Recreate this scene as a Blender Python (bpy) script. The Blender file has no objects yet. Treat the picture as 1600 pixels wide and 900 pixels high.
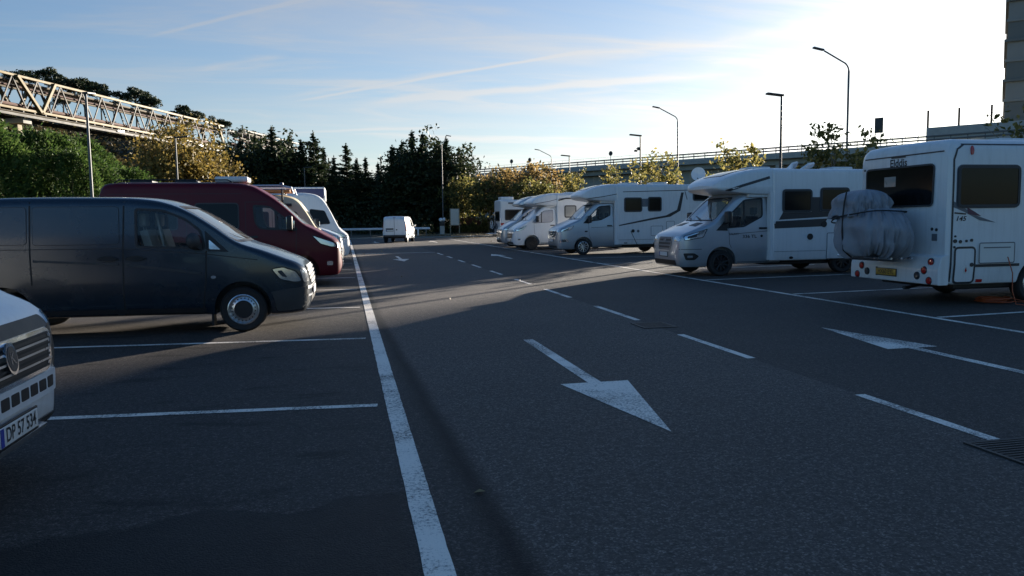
import bpy, bmesh, math, random
import numpy as np
from mathutils import Vector, Matrix
from mathutils.bvhtree import BVHTree
random.seed(7); RNG = np.random.default_rng(7)
SC = bpy.context.scene
COL = SC.collection
R = math.radians

# ---------------------------------------------------------------- camera
F_PX, CAM_H, ROLL, VPX, VPY = 1200.0, 1.55, R(0.75), 539.0, 347.0   # calibrated on the bay lines
_d = Vector((VPX-800, VPY-450, F_PX)).normalized()
_n = _d.cross(Vector((math.cos(ROLL), -math.sin(ROLL), 0))).normalized()
if _n.y > 0: _n = -_n
_x = _d.cross(_n)
# rows of WR are the world axes seen from the camera (x right, y down, z forward)
WR = Matrix((_x, _d, _n))
cam_data = bpy.data.cameras.new('camera'); cam = bpy.data.objects.new('camera', cam_data); COL.objects.link(cam)
cam_data.sensor_width = 36; cam_data.lens = 36*F_PX/1600; cam_data.clip_end = 4000; cam_data.clip_start = 0.05
right = Vector((WR[0][0], WR[1][0], WR[2][0])); down = Vector((WR[0][1], WR[1][1], WR[2][1])); fwd = Vector((WR[0][2], WR[1][2], WR[2][2]))
cam.matrix_world = Matrix(((right.x, -down.x, -fwd.x, 0), (right.y, -down.y, -fwd.y, 0), (right.z, -down.z, -fwd.z, CAM_H), (0, 0, 0, 1)))
SC.camera = cam

# ---------------------------------------------------------------- sun and sky
SUN_AZ, SUN_EL = R(46.3), R(9.0)          # azimuth measured from +Y towards +X
SUN_DIR = Vector((math.sin(SUN_AZ)*math.cos(SUN_EL), math.cos(SUN_AZ)*math.cos(SUN_EL), math.sin(SUN_EL)))
sd = bpy.data.lights.new('sun', 'SUN'); so = bpy.data.objects.new('sun', sd); COL.objects.link(so)
sd.energy = 5.0; sd.angle = R(0.5); sd.color = (1.0, 0.90, 0.76)
so.rotation_euler = SUN_DIR.to_track_quat('Z', 'Y').to_euler()
SC.view_settings.view_transform = 'Standard'; SC.view_settings.look = 'None'
SC.view_settings.exposure = 1.66; SC.view_settings.gamma = 1.0; SC.view_settings.use_curve_mapping = False
SC.render.engine = 'CYCLES'
SC.cycles.max_bounces = 8; SC.cycles.transparent_max_bounces = 12; SC.cycles.use_denoising = True

W = bpy.data.worlds.new('World'); SC.world = W; W.use_nodes = True
nt = W.node_tree; N = nt.nodes; LK = nt.links
for n in list(N): N.remove(n)
def wn(t, **k):
    n = N.new(t)
    for a, b in k.items(): setattr(n, a, b)
    return n
out = wn('ShaderNodeOutputWorld'); bg = wn('ShaderNodeBackground'); LK.new(bg.outputs[0], out.inputs[0])
sky = wn('ShaderNodeTexSky', sky_type='NISHITA', sun_disc=False, sun_elevation=SUN_EL, sun_rotation=SUN_AZ, altitude=0.0, air_density=1.0, dust_density=0.35, ozone_density=3.0)
tc = wn('ShaderNodeTexCoord'); sep = wn('ShaderNodeSeparateXYZ'); LK.new(tc.outputs['Generated'], sep.inputs[0])
def wm(op, a, b=None, clamp=False):
    n = wn('ShaderNodeMath', operation=op, use_clamp=clamp)
    for i, v in enumerate((a, b)):
        if v is None: continue
        if isinstance(v, (int, float)): n.inputs[i].default_value = v
        else: LK.new(v, n.inputs[i])
    return n.outputs[0]
zc = wm('ADD', wm('MAXIMUM', sep.outputs[2], 0.0), 0.10)
px_ = wm('DIVIDE', sep.outputs[0], zc); py_ = wm('DIVIDE', sep.outputs[1], zc)
comb = wn('ShaderNodeCombineXYZ'); LK.new(px_, comb.inputs[0]); LK.new(py_, comb.inputs[1])
def cloud_layer(rot, scl, noise_scale, detail, lo, hi, dist=0.6, seed=0.0):
    m = wn('ShaderNodeMapping'); m.inputs['Rotation'].default_value = (0, 0, rot); m.inputs['Scale'].default_value = scl; m.inputs['Location'].default_value = (seed, seed*0.7, 0)
    LK.new(comb.outputs[0], m.inputs[0])
    t = wn('ShaderNodeTexNoise'); t.inputs['Scale'].default_value = noise_scale; t.inputs['Detail'].default_value = detail; t.inputs['Roughness'].default_value = 0.62; t.inputs['Distortion'].default_value = dist
    LK.new(m.outputs[0], t.inputs['Vector'])
    r = wn('ShaderNodeMapRange', interpolation_type='SMOOTHSTEP'); r.inputs['From Min'].default_value = lo; r.inputs['From Max'].default_value = hi
    LK.new(t.outputs[0], r.inputs[0]); return r.outputs[0]
c1 = cloud_layer(R(-28), (0.55, 1.9, 1), 1.15, 8, 0.46, 0.72, 0.8, 3.1)
c2 = cloud_layer(R(-12), (0.35, 1.3, 1), 0.8, 5, 0.40, 0.75, 0.4, 9.4)
def segment(p0, p1, wdt, strength, nscale=3.0):
    dx, dy = p1[0]-p0[0], p1[1]-p0[1]; L = math.hypot(dx, dy); ux, uy = dx/L, dy/L
    rx = wm('SUBTRACT', px_, p0[0]); ry = wm('SUBTRACT', py_, p0[1])
    t = wm('DIVIDE', wm('ADD', wm('MULTIPLY', rx, ux), wm('MULTIPLY', ry, uy)), L)
    nz = wn('ShaderNodeTexNoise'); nz.inputs['Scale'].default_value = nscale; nz.inputs['Detail'].default_value = 4; LK.new(comb.outputs[0], nz.inputs['Vector'])
    dd = wm('ADD', wm('SUBTRACT', wm('MULTIPLY', ry, ux), wm('MULTIPLY', rx, uy)), wm('MULTIPLY', wm('SUBTRACT', nz.outputs[0], 0.5), wdt*1.6))
    a = wm('SUBTRACT', 1.0, wm('DIVIDE', wm('ABSOLUTE', dd), wdt), True)
    e = wm('MULTIPLY', wm('MULTIPLY', t, 5.0, True), wm('MULTIPLY', wm('SUBTRACT', 1.0, t), 5.0, True))
    return wm('MULTIPLY', wm('MULTIPLY', wm('POWER', a, 1.3), e), wm('MULTIPLY', wm('ADD', nz.outputs[0], 0.25), strength))
cl = wm('ADD', wm('MULTIPLY', c1, 0.40), wm('MULTIPLY', c2, 0.34))
for s in (((-0.72, 3.1), (0.15, 2.47), 0.022, 0.6), ((-0.25, 4.02), (1.05, 2.98), 0.030, 0.75), ((-0.6, 3.5), (-0.2, 3.24), 0.05, 0.35),
          ((0.05, 4.05), (1.7, 3.2), 0.10, 0.8), ((-0.9, 4.85), (0.7, 4.5), 0.06, 0.4), ((-0.35, 3.96), (0.6, 3.33), 0.06, 0.3), ((0.7, 3.3), (2.4, 2.1), 0.16, 0.4)):
    cl = wm('ADD', cl, segment(*s))
hz_ = wn('ShaderNodeMapRange', interpolation_type='SMOOTHSTEP'); hz_.inputs['From Min'].default_value = 0.05; hz_.inputs['From Max'].default_value = 0.60; LK.new(sep.outputs[2], hz_.inputs[0])
cl = wm('MINIMUM', wm('ADD', cl, wm('MULTIPLY', wm('SUBTRACT', 1.0, hz_.outputs[0]), 0.50)), 0.90)   # thin veil, thicker towards the horizon
sdot = wm('MAXIMUM', wm('ADD', wm('MULTIPLY', sep.outputs[0], math.sin(SUN_AZ)), wm('MULTIPLY', sep.outputs[1], math.cos(SUN_AZ))), 0.0)
cl = wm('MULTIPLY', cl, wm('ADD', 0.10, wm('MULTIPLY', sdot, 0.95)))   # ice cloud scatters most on the sun's side
bw = wn('ShaderNodeRGBToBW'); LK.new(sky.outputs[0], bw.inputs[0])
lum = wm('ADD', wm('MULTIPLY', bw.outputs[0], 1.08), 1.2)
ccol = wn('ShaderNodeCombineXYZ')
LK.new(wm('MULTIPLY', lum, 1.0), ccol.inputs[0]); LK.new(wm('MULTIPLY', lum, 0.965), ccol.inputs[1]); LK.new(wm('MULTIPLY', lum, 0.93), ccol.inputs[2])
cool = wn('ShaderNodeMix', data_type='RGBA', blend_type='MULTIPLY'); tz = wn('ShaderNodeMapRange', interpolation_type='SMOOTHSTEP'); tz.inputs['From Min'].default_value = -0.02; tz.inputs['From Max'].default_value = 0.40; tz.inputs['To Min'].default_value = 0.25; LK.new(sep.outputs[2], tz.inputs[0]); LK.new(tz.outputs[0], cool.inputs[0]); LK.new(sky.outputs[0], cool.inputs[6]); cool.inputs[7].default_value = (0.70, 1.0, 1.24, 1)   # the camera's cool white balance
mix = wn('ShaderNodeMix', data_type='RGBA'); LK.new(cl, mix.inputs[0]); LK.new(cool.outputs[2], mix.inputs[6]); LK.new(ccol.outputs[0], mix.inputs[7])
LK.new(mix.outputs[2], bg.inputs[0]); bg.inputs[1].default_value = 0.05

# ---------------------------------------------------------------- materials
def new_mat(name):
    m = bpy.data.materials.new(name); m.use_nodes = True
    t = m.node_tree; b = t.nodes['Principled BSDF']
    return m, t, b
def nd(t, typ, **k):
    n = t.nodes.new(typ)
    for a, b in k.items():
        if a in n.inputs.keys(): n.inputs[a].default_value = b
        else: setattr(n, a, b)
    return n
def c4(c, f=1.0): return (min(1, c[0]*f), min(1, c[1]*f), min(1, c[2]*f), 1)
def pmat(name, col, rough=0.5, metal=0.0, var=0.15, scale=6.0, bump=0.0, coat=0.0, rvar=0.1, bscale=60.0, spec=0.5):
    m, t, b = new_mat(name)
    co = nd(t, 'ShaderNodeTexCoord'); nz = nd(t, 'ShaderNodeTexNoise', Scale=scale, Detail=6.0, Roughness=0.6)
    t.links.new(co.outputs['Object'], nz.inputs['Vector'])
    mx = nd(t, 'ShaderNodeMix', data_type='RGBA'); mx.inputs[6].default_value = c4(col, 1-var); mx.inputs[7].default_value = c4(col, 1+var)
    t.links.new(nz.outputs[0], mx.inputs[0]); t.links.new(mx.outputs[2], b.inputs['Base Color'])
    rr = nd(t, 'ShaderNodeMapRange'); rr.inputs['To Min'].default_value = max(0.02, rough-rvar); rr.inputs['To Max'].default_value = min(1, rough+rvar)
    t.links.new(nz.outputs[0], rr.inputs[0]); t.links.new(rr.outputs[0], b.inputs['Roughness'])
    b.inputs['Metallic'].default_value = metal; b.inputs['Coat Weight'].default_value = coat; b.inputs['Coat Roughness'].default_value = 0.08
    b.inputs['Specular IOR Level'].default_value = spec
    if bump:
        n2 = nd(t, 'ShaderNodeTexNoise', Scale=bscale, Detail=5.0); t.links.new(co.outputs['Object'], n2.inputs['Vector'])
        bp = nd(t, 'ShaderNodeBump', Strength=bump, Distance=0.02); t.links.new(n2.outputs[0], bp.inputs['Height']); t.links.new(bp.outputs[0], b.inputs['Normal'])
    return m
def glass_mat(name, tint=(0.55, 0.6, 0.6), haze=0.0, ior=1.5):
    m = bpy.data.materials.new(name); m.use_nodes = True; t = m.node_tree
    for n in list(t.nodes): t.nodes.remove(n)
    o = nd(t, 'ShaderNodeOutputMaterial'); tr = nd(t, 'ShaderNodeBsdfTransparent'); tr.inputs[0].default_value = c4(tint)
    gl = nd(t, 'ShaderNodeBsdfGlossy', Roughness=0.03); gl.inputs[0].default_value = (0.9, 0.95, 1, 1)
    fr = nd(t, 'ShaderNodeFresnel', IOR=ior); mx = nd(t, 'ShaderNodeMixShader')
    t.links.new(fr.outputs[0], mx.inputs[0]); t.links.new(tr.outputs[0], mx.inputs[1]); t.links.new(gl.outputs[0], mx.inputs[2])
    if haze:
        df = nd(t, 'ShaderNodeBsdfDiffuse'); df.inputs[0].default_value = (0.6, 0.6, 0.6, 1); m2 = nd(t, 'ShaderNodeMixShader'); m2.inputs[0].default_value = haze
        t.links.new(mx.outputs[0], m2.inputs[1]); t.links.new(df.outputs[0], m2.inputs[2]); t.links.new(m2.outputs[0], o.inputs[0])
    else: t.links.new(mx.outputs[0], o.inputs[0])
    return m
def leaf_mat(name, cols, trans=0.45, rough=0.6):
    m = bpy.data.materials.new(name); m.use_nodes = True; t = m.node_tree
    for n in list(t.nodes): t.nodes.remove(n)
    o = nd(t, 'ShaderNodeOutputMaterial'); g = nd(t, 'ShaderNodeNewGeometry'); ra = nd(t, 'ShaderNodeValToRGB')
    el = ra.color_ramp.elements
    while len(el) < len(cols): el.new(0.5)
    for i, c in enumerate(cols): el[i].position = i/(len(cols)-1); el[i].color = c4(c)
    t.links.new(g.outputs['Random Per Island'], ra.inputs[0])
    b = nd(t, 'ShaderNodeBsdfPrincipled', Roughness=rough); b.inputs['Specular IOR Level'].default_value = 0.25
    tl = nd(t, 'ShaderNodeBsdfTranslucent'); mx = nd(t, 'ShaderNodeMixShader'); mx.inputs[0].default_value = trans
    t.links.new(ra.outputs[0], b.inputs['Base Color']); t.links.new(ra.outputs[0], tl.inputs[0])
    t.links.new(b.outputs[0], mx.inputs[1]); t.links.new(tl.outputs[0], mx.inputs[2]); t.links.new(mx.outputs[0], o.inputs[0])
    return m
def emit_free_lamp(name, col): return pmat(name, col, 0.12, 0.0, 0.1, 20, coat=0.6)

M = {}
M['white'] = pmat('white_paint', (0.70, 0.71, 0.72), 0.32, var=0.05, scale=2.5, coat=0.4)
M['grp'] = pmat('white_grp_panel', (0.66, 0.67, 0.68), 0.36, var=0.06, scale=1.8, coat=0.3)
def grime(m, amt=0.22):
    t = m.node_tree; b = t.nodes['Principled BSDF']; co = nd(t, 'ShaderNodeTexCoord'); mp = nd(t, 'ShaderNodeMapping'); mp.inputs['Scale'].default_value = (7, 7, .55); t.links.new(co.outputs['Object'], mp.inputs[0])
    n = nd(t, 'ShaderNodeTexNoise', Scale=1.6, Detail=7.0, Roughness=.7); t.links.new(mp.outputs[0], n.inputs['Vector']); r = nd(t, 'ShaderNodeMapRange'); r.inputs['From Min'].default_value = .48; r.inputs['From Max'].default_value = .78; r.inputs['To Max'].default_value = amt; t.links.new(n.outputs[0], r.inputs[0])
    src = b.inputs['Base Color'].links[0].from_socket; mx = nd(t, 'ShaderNodeMix', data_type='RGBA'); mx.inputs[7].default_value = (.16, .15, .13, 1); t.links.new(r.outputs[0], mx.inputs[0]); t.links.new(src, mx.inputs[6]); t.links.new(mx.outputs[2], b.inputs['Base Color'])
grime(M['grp']); grime(M['white'], .16)
M['silver'] = pmat('silver_paint', (0.42, 0.44, 0.47), 0.34, 0.55, var=0.06, coat=0.5)
M['slate'] = pmat('dark_slate_paint', (0.014, 0.026, 0.040), 0.26, 0.3, var=0.25, scale=3, coat=0.55)
M['maroon'] = pmat('maroon_paint', (0.085, 0.003, 0.010), 0.42, 0.0, var=0.15, coat=0.12, spec=0.2)
M['cream'] = pmat('cream_paint', (0.55, 0.47, 0.31), 0.42, var=0.1)
M['orange'] = pmat('orange_paint', (0.45, 0.10, 0.03), 0.42, var=0.12)
M['palebl'] = pmat('pale_blue_paint', (0.45, 0.52, 0.6), 0.32, 0.2, var=0.06, coat=0.5)
M['blue'] = pmat('blue_band', (0.010, 0.018, 0.09), 0.4, var=0.1)
M['black'] = pmat('black_plastic', (0.012, 0.012, 0.014), 0.5, var=0.2, scale=15)
M['trim'] = pmat('grey_trim_plastic', (0.035, 0.037, 0.04), 0.6, var=0.2, scale=15)
M['rubber'] = pmat('tyre_rubber', (0.014, 0.014, 0.015), 0.8, var=0.3, scale=12, bump=0.2)
M['alloy'] = pmat('alloy_metal', (0.55, 0.56, 0.58), 0.3, 0.9, var=0.1)
M['chrome'] = pmat('chrome', (0.75, 0.76, 0.78), 0.12, 1.0, var=0.05)
M['lamp'] = pmat('headlamp_reflector', (0.62, 0.64, 0.66), 0.12, 0.75, var=0.2, scale=30, coat=1.0)
M['red'] = emit_free_lamp('red_lens', (0.42, 0.012, 0.01)); M['amber'] = emit_free_lamp('amber_lens', (0.5, 0.15, 0.02))
M['dkglass'] = pmat('dark_acrylic_window', (0.006, 0.007, 0.008), 0.14, var=0.2, rvar=0.04, spec=0.22)
M['tint'] = pmat('blind_behind_glass', (0.24, 0.24, 0.23), 0.3, var=0.1, coat=0.6)
M['screen'] = pmat('thermal_screen_behind_glass', (0.30, 0.31, 0.35), 0.3, var=0.1, coat=0.7)
M['glass'] = glass_mat('window_glass', (0.86, 0.89, 0.89), 0.0, 1.45); M['wglass'] = glass_mat('windscreen_glass', (0.50, 0.58, 0.60), 0.06, 3.0)
M['seat'] = pmat('seat_fabric', (0.045, 0.045, 0.05), 0.85, var=0.3, scale=25); M['seatl'] = pmat('seat_fabric_pale', (0.52, 0.50, 0.45), 0.85, var=0.2, scale=25)
M['plate'] = pmat('white_plate', (0.62, 0.62, 0.60), 0.45, var=0.05); M['yplate'] = pmat('yellow_plate', (0.45, 0.27, 0.03), 0.45, var=0.08)
M['eu'] = pmat('plate_blue', (0.02, 0.04, 0.3), 0.45); M['ink'] = pmat('black_lettering', (0.012, 0.012, 0.014), 0.5)
M['dgrey'] = pmat('graphite_decal', (0.030, 0.031, 0.036), 0.4, var=0.1); M['mgrey'] = pmat('grey_decal', (0.12, 0.13, 0.15), 0.4, var=0.1)
M['cover'] = pmat('silver_grey_cover_cloth', (0.23, 0.24, 0.27), 0.6, var=0.16, scale=4, bump=0.25, bscale=9)
M['strap'] = pmat('black_strap', (0.012, 0.012, 0.012), 0.7)
M['concrete'] = pmat('concrete', (0.36, 0.35, 0.32), 0.85, var=0.25, scale=1.2, bump=0.3, bscale=8)
M['concrete2'] = pmat('weathered_concrete', (0.30, 0.30, 0.26), 0.88, var=0.35, scale=0.5, bump=0.3, bscale=6)
M['towerA'] = pmat('pale_grey_cladding', (0.20, 0.205, 0.195), 0.7, var=0.15, scale=0.2, bump=0.1, bscale=2)
M['towerB'] = pmat('dark_grey_cladding', (0.115, 0.125, 0.12), 0.7, var=0.15, scale=0.2, bump=0.1, bscale=2)
M['steel'] = pmat('galvanised_steel', (0.11, 0.112, 0.115), 0.55, 0.4, var=0.2, scale=4)
M['dsteel'] = pmat('dark_painted_steel', (0.035, 0.037, 0.04), 0.5, 0.3, var=0.2, scale=4)
M['truss'] = pmat('ochre_painted_steel', (0.125, 0.088, 0.026), 0.65, 0.1, var=0.35, scale=1.0)
M['dtruss'] = pmat('dark_truss_steel', (0.022, 0.019, 0.015), 0.65, 0.1, var=0.3, scale=1.0)  # darker tone for the diagonals, girders, walkway and pipe rack frames
M['pipeA'] = pmat('pale_pipe_lagging', (0.11, 0.09, 0.06), 0.5, 0.2, var=0.2, scale=0.6); M['pipeB'] = pmat('rusty_red_pipe', (0.085, 0.032, 0.02), 0.7, var=0.35, scale=0.9)
M['bark'] = pmat('bark', (0.065, 0.05, 0.037), 0.9, var=0.35, scale=5, bump=0.6, bscale=12)
M['barkp'] = pmat('pale_bark', (0.20, 0.17, 0.13), 0.9, var=0.3, scale=5, bump=0.5, bscale=12)
M['wood'] = pmat('weathered_wood', (0.30, 0.25, 0.18), 0.8, var=0.3, scale=4, bump=0.2); M['redwood'] = pmat('red_brown_stained_wood', (0.085, 0.025, 0.014), 0.75, var=0.35, scale=3)
M['paper'] = pmat('faded_information_sheet', (0.55, 0.52, 0.46), 0.6, var=0.12, scale=5)
M['cable'] = pmat('orange_cable', (0.30, 0.055, 0.012), 0.5); M['iron'] = pmat('cast_iron', (0.04, 0.038, 0.036), 0.6, 0.5, var=0.3, scale=20, bump=0.3)
M['planks'] = pmat('orange_varnished_planks', (0.42, 0.17, 0.05), 0.5, var=0.25, scale=4)
M['l_pine'] = leaf_mat('stone_pine_needles', [(0.014, 0.026, 0.012), (0.026, 0.042, 0.016), (0.05, 0.062, 0.024)], 0.15)
M['l_fir'] = leaf_mat('cypress_foliage', [(0.015, 0.028, 0.015), (0.028, 0.046, 0.02), (0.055, 0.072, 0.03)], 0.22)
M['l_yel'] = leaf_mat('yellow_autumn_leaves', [(0.09, 0.08, 0.025), (0.20, 0.15, 0.04), (0.32, 0.22, 0.055), (0.13, 0.11, 0.04)], 0.4)
M['l_org'] = leaf_mat('orange_autumn_leaves', [(0.12, 0.09, 0.04), (0.28, 0.19, 0.07), (0.36, 0.24, 0.09), (0.10, 0.10, 0.045)], 0.5)
M['l_mix'] = leaf_mat('green_gold_leaves', [(0.045, 0.06, 0.02), (0.11, 0.11, 0.035), (0.26, 0.22, 0.07), (0.07, 0.08, 0.03)], 0.55)
M['l_young'] = leaf_mat('young_tree_leaves', [(0.06, 0.075, 0.025), (0.15, 0.14, 0.045), (0.32, 0.26, 0.08), (0.10, 0.10, 0.04)], 0.6)
M['l_grn'] = leaf_mat('bright_green_shrub_leaves', [(0.03, 0.062, 0.014), (0.06, 0.11, 0.024), (0.11, 0.155, 0.04)], 0.4)
M['l_scrub'] = leaf_mat('brown_scrub_leaves', [(0.03, 0.03, 0.012), (0.075, 0.055, 0.022), (0.12, 0.085, 0.035), (0.04, 0.05, 0.02)], 0.25)
M['l_dark'] = leaf_mat('dark_evergreen_leaves', [(0.016, 0.027, 0.012), (0.032, 0.045, 0.018), (0.055, 0.065, 0.028)], 0.25)
M['l_lit'] = leaf_mat('fallen_leaf_tones', [(0.20, 0.12, 0.05), (0.34, 0.25, 0.12), (0.12, 0.07, 0.03)], 0.1)

# ---------------------------------------------------------------- object helpers
def tag(o, label=None, cat=None, group=None, kind=None):
    if label: o['label'] = label
    if cat: o['category'] = cat
    if group: o['group'] = group
    if kind: o['kind'] = kind
    return o
def empty(name, loc=(0, 0, 0), rz=0.0):
    o = bpy.data.objects.new(name, None); COL.objects.link(o); o.location = loc; o.rotation_euler = (0, 0, rz); o.empty_display_size = 0.3
    return o
def link(name, me, m, parent=None, smooth=None):
    if m is not None: me.materials.append(m) if not me.materials else None
    o = bpy.data.objects.new(name, me); COL.objects.link(o)
    if parent is not None: o.parent = parent
    return o
def mk(name, v, f, m, parent=None, smooth=40):
    me = bpy.data.meshes.new(name); me.from_pydata([tuple(p) for p in v], [], f); me.materials.append(m)
    if smooth:
        me.shade_smooth(); me.set_sharp_from_angle(angle=R(smooth))
    me.update()
    return link(name, me, None, parent)
def inst(o, parent=None, loc=None, rot=None, scale=None):
    c = o.copy(); COL.objects.link(c); c.parent = parent
    if loc is not None: c.location = loc
    if rot is not None: c.rotation_euler = rot
    if scale is not None: c.scale = scale
    return c
def copy_tree(o, parent=None):
    c = o.copy(); COL.objects.link(c); c.parent = parent
    for ch in list(o.children): copy_tree(ch, c)
    return c

class MB:
    def __init__(s): s.v = []; s.f = []
    def add(s, v, f):
        k = len(s.v); s.v += [tuple(p) for p in v]; s.f += [tuple(i+k for i in q) for q in f]; return s
    def box(s, x0, x1, y0, y1, z0, z1, bev=0.0):
        if bev <= 0:
            return s.add([(x0,y0,z0),(x1,y0,z0),(x1,y1,z0),(x0,y1,z0),(x0,y0,z1),(x1,y0,z1),(x1,y1,z1),(x0,y1,z1)], [(0,3,2,1),(4,5,6,7),(0,1,5,4),(1,2,6,5),(2,3,7,6),(3,0,4,7)])
        bm = bmesh.new(); bmesh.ops.create_cube(bm, size=1)
        for v in bm.verts: v.co = Vector(((x0+x1)/2+v.co.x*(x1-x0), (y0+y1)/2+v.co.y*(y1-y0), (z0+z1)/2+v.co.z*(z1-z0)))
        bmesh.ops.bevel(bm, geom=bm.edges[:], offset=bev, segments=3, profile=0.6, affect='EDGES')
        bm.verts.index_update(); s.add([v.co[:] for v in bm.verts], [[q.index for q in f.verts] for f in bm.faces]); bm.free(); return s
    def tube(s, path, rad, n=8, cap=True):
        path = [Vector(p) for p in path]; k = len(path); rads = rad if isinstance(rad, (list, tuple)) else [rad]*k
        v = []; f = []; up = None
        for i, p in enumerate(path):
            t = (path[min(i+1, k-1)]-path[max(i-1, 0)]).normalized()
            if up is None: up = Vector((0, 0, 1)) if abs(t.z) < 0.9 else Vector((1, 0, 0))
            a = t.cross(up).normalized(); b = a.cross(t).normalized(); up = b
            for j in range(n):
                w = 2*math.pi*j/n; v.append(p+(a*math.cos(w)+b*math.sin(w))*rads[i])
        for i in range(k-1):
            for j in range(n): f.append((i*n+j, i*n+(j+1)%n, (i+1)*n+(j+1)%n, (i+1)*n+j))
        if cap: f.append(tuple(range(n-1, -1, -1))); f.append(tuple((k-1)*n+j for j in range(n)))
        return s.add(v, f)
    def bar(s, a, b, w, h=None):
        a, b = Vector(a), Vector(b); h = h or w; t = (b-a).normalized(); up = Vector((0, 0, 1)) if abs(t.z) < 0.95 else Vector((1, 0, 0))
        x = t.cross(up).normalized()*w/2; y = x.cross(t).normalized()*h/2
        v = [a-x-y, a+x-y, a+x+y, a-x+y, b-x-y, b+x-y, b+x+y, b-x+y]
        return s.add(v, [(0,3,2,1),(4,5,6,7),(0,1,5,4),(1,2,6,5),(2,3,7,6),(3,0,4,7)])
    def lathe(s, prof, n=28, axis='y', off=(0, 0, 0), closed=False):
        v = []; f = []; k = len(prof)
        for j in range(n):
            w = 2*math.pi*j/n; c, q = math.cos(w), math.sin(w)
            for (r, h) in prof:
                p = (r*c, h, r*q) if axis == 'y' else ((r*c, r*q, h) if axis == 'z' else (h, r*c, r*q))
                v.append((p[0]+off[0], p[1]+off[1], p[2]+off[2]))
        for j in range(n):
            j2 = (j+1) % n
            for i in range(k-1 if not closed else k):
                i2 = (i+1) % k; f.append((j*k+i, j*k+i2, j2*k+i2, j2*k+i))
        return s.add(v, f)
    def ball(s, c, r, n=8, m=12):
        rx, ry, rz = r if isinstance(r, (list, tuple)) else (r, r, r); v = []; f = []
        for i in range(n+1):
            a = math.pi*i/n
            for j in range(m):
                b = 2*math.pi*j/m; v.append((c[0]+rx*math.sin(a)*math.cos(b), c[1]+ry*math.sin(a)*math.sin(b), c[2]+rz*math.cos(a)))
        for i in range(n):
            for j in range(m): f.append((i*m+j, i*m+(j+1) % m, (i+1)*m+(j+1) % m, (i+1)*m+j))
        return s.add(v, f)
    def build(s, name, m, parent=None, smooth=40): return mk(name, s.v, s.f, m, parent, smooth)
# ---------------------------------------------------------------- vehicle shells
def pchip(pts):
    pts = sorted(pts); x = [p[0] for p in pts]; y = [p[1] for p in pts]; n = len(x)
    h = [x[i+1]-x[i] for i in range(n-1)]; d = [(y[i+1]-y[i])/h[i] for i in range(n-1)]; m = [d[0]]
    for i in range(1, n-1):
        if d[i-1]*d[i] <= 0: m.append(0.0)
        else:
            w1, w2 = 2*h[i]+h[i-1], h[i]+2*h[i-1]; m.append((w1+w2)/(w1/d[i-1]+w2/d[i]))
    m.append(d[-1])
    def f(q):
        if q <= x[0]: return y[0]
        if q >= x[-1]: return y[-1]
        i = max(j for j in range(n-1) if x[j] <= q); t = (q-x[i])/h[i]
        return (2*t**3-3*t*t+1)*y[i]+(t**3-2*t*t+t)*h[i]*m[i]+(-2*t**3+3*t*t)*y[i+1]+(t**3-t*t)*h[i]*m[i+1]
    return f
def half_ring(w, zb, zt, r, belt, tumble, crown, rb=0.06, ns=9, na=6, bulge=0.02):
    hgt = zt-zb; r = min(r, hgt*0.45, w*0.5); rb = min(rb, hgt*0.3)
    def yy(z):
        y = w
        if z > belt: y -= tumble*(z-belt)
        else: y += bulge*math.sin(math.pi*max(0, min(1, (z-zb)/(max(belt, zb+0.1)-zb))))-0.03*max(0, (zb+0.22-z))/0.22
        return y
    p = [(0, zb), (w*0.55, zb), (yy(zb+rb)-rb, zb), (yy(zb+rb)-rb*0.3, zb+rb*0.3)]
    z0, z1 = zb+rb, zt-r
    for i in range(ns): z = z0+(z1-z0)*i/(ns-1); p.append((yy(z), z))
    yt = yy(z1)
    for i in range(1, na+1):
        a = math.pi/2*i/na; p.append((yt-r+r*math.cos(a), z1+r*math.sin(a)))
    p.append(((yt-r)*0.5, zt+crown*0.75)); p.append((0, zt+crown))
    return p
def loft(spec, inset=0.0, x0=None, x1=None, zfloor=None):
    T, B, Wd = pchip(spec['T']), pchip(spec['B']), pchip(spec['W']); RR = pchip(spec['R']) if isinstance(spec.get('R'), list) else (lambda q, v=spec.get('R', 0.12): v)
    xs = spec['xs']
    if x0 is not None:
        lo, hi = min(x0, x1), max(x0, x1); xs = [hi]+[x for x in xs if lo+0.02 < x < hi-0.02]+[lo]
    v = []; f = []; n = None
    for x in xs:
        zb = B(x)+inset if zfloor is None else zfloor
        hr = half_ring(Wd(x)-inset, zb, T(x)-inset, RR(x), spec.get('belt', 1.2), spec.get('tumble', 0.09), spec.get('crown', 0.03), bulge=spec.get('bulge', 0.02))
        ring = hr+[(-y, z) for (y, z) in reversed(hr[1:-1])]; n = len(ring)
        v += [(x, y, z) for (y, z) in ring]
    k = len(xs)
    for i in range(k-1):
        for j in range(n): f.append((i*n+j, i*n+(j+1) % n, (i+1)*n+(j+1) % n, (i+1)*n+j))
    f.append(tuple(range(n-1, -1, -1))); f.append(tuple((k-1)*n+j for j in range(n)))
    return v, f
def prism(poly, axis, a, b):
    v = []
    for t in (a, b):
        for (p, q) in poly: v.append({'y': (p, t, q), 'x': (t, p, q), 'z': (p, q, t)}[axis])
    n = len(poly); f = [tuple(range(n)), tuple(reversed(range(n, 2*n)))]+[(i, n+i, n+(i+1) % n, (i+1) % n) for i in range(n)]
    return v, f
def round_poly(pts, r, n=4):
    o = []; k = len(pts)
    for i in range(k):
        p, a, b = Vector(pts[i]).to_2d() if len(pts[i]) > 2 else Vector(pts[i]), Vector(pts[i-1]), Vector(pts[(i+1) % k])
        da, db = (a-p), (b-p); ra = min(r, da.length*0.45, db.length*0.45); s, e = p+da.normalized()*ra, p+db.normalized()*ra
        for j in range(n+1):
            t = j/n; q = s*(1-t)**2+p*2*t*(1-t)+e*t*t; o.append((q.x, q.y))
    return o
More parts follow.
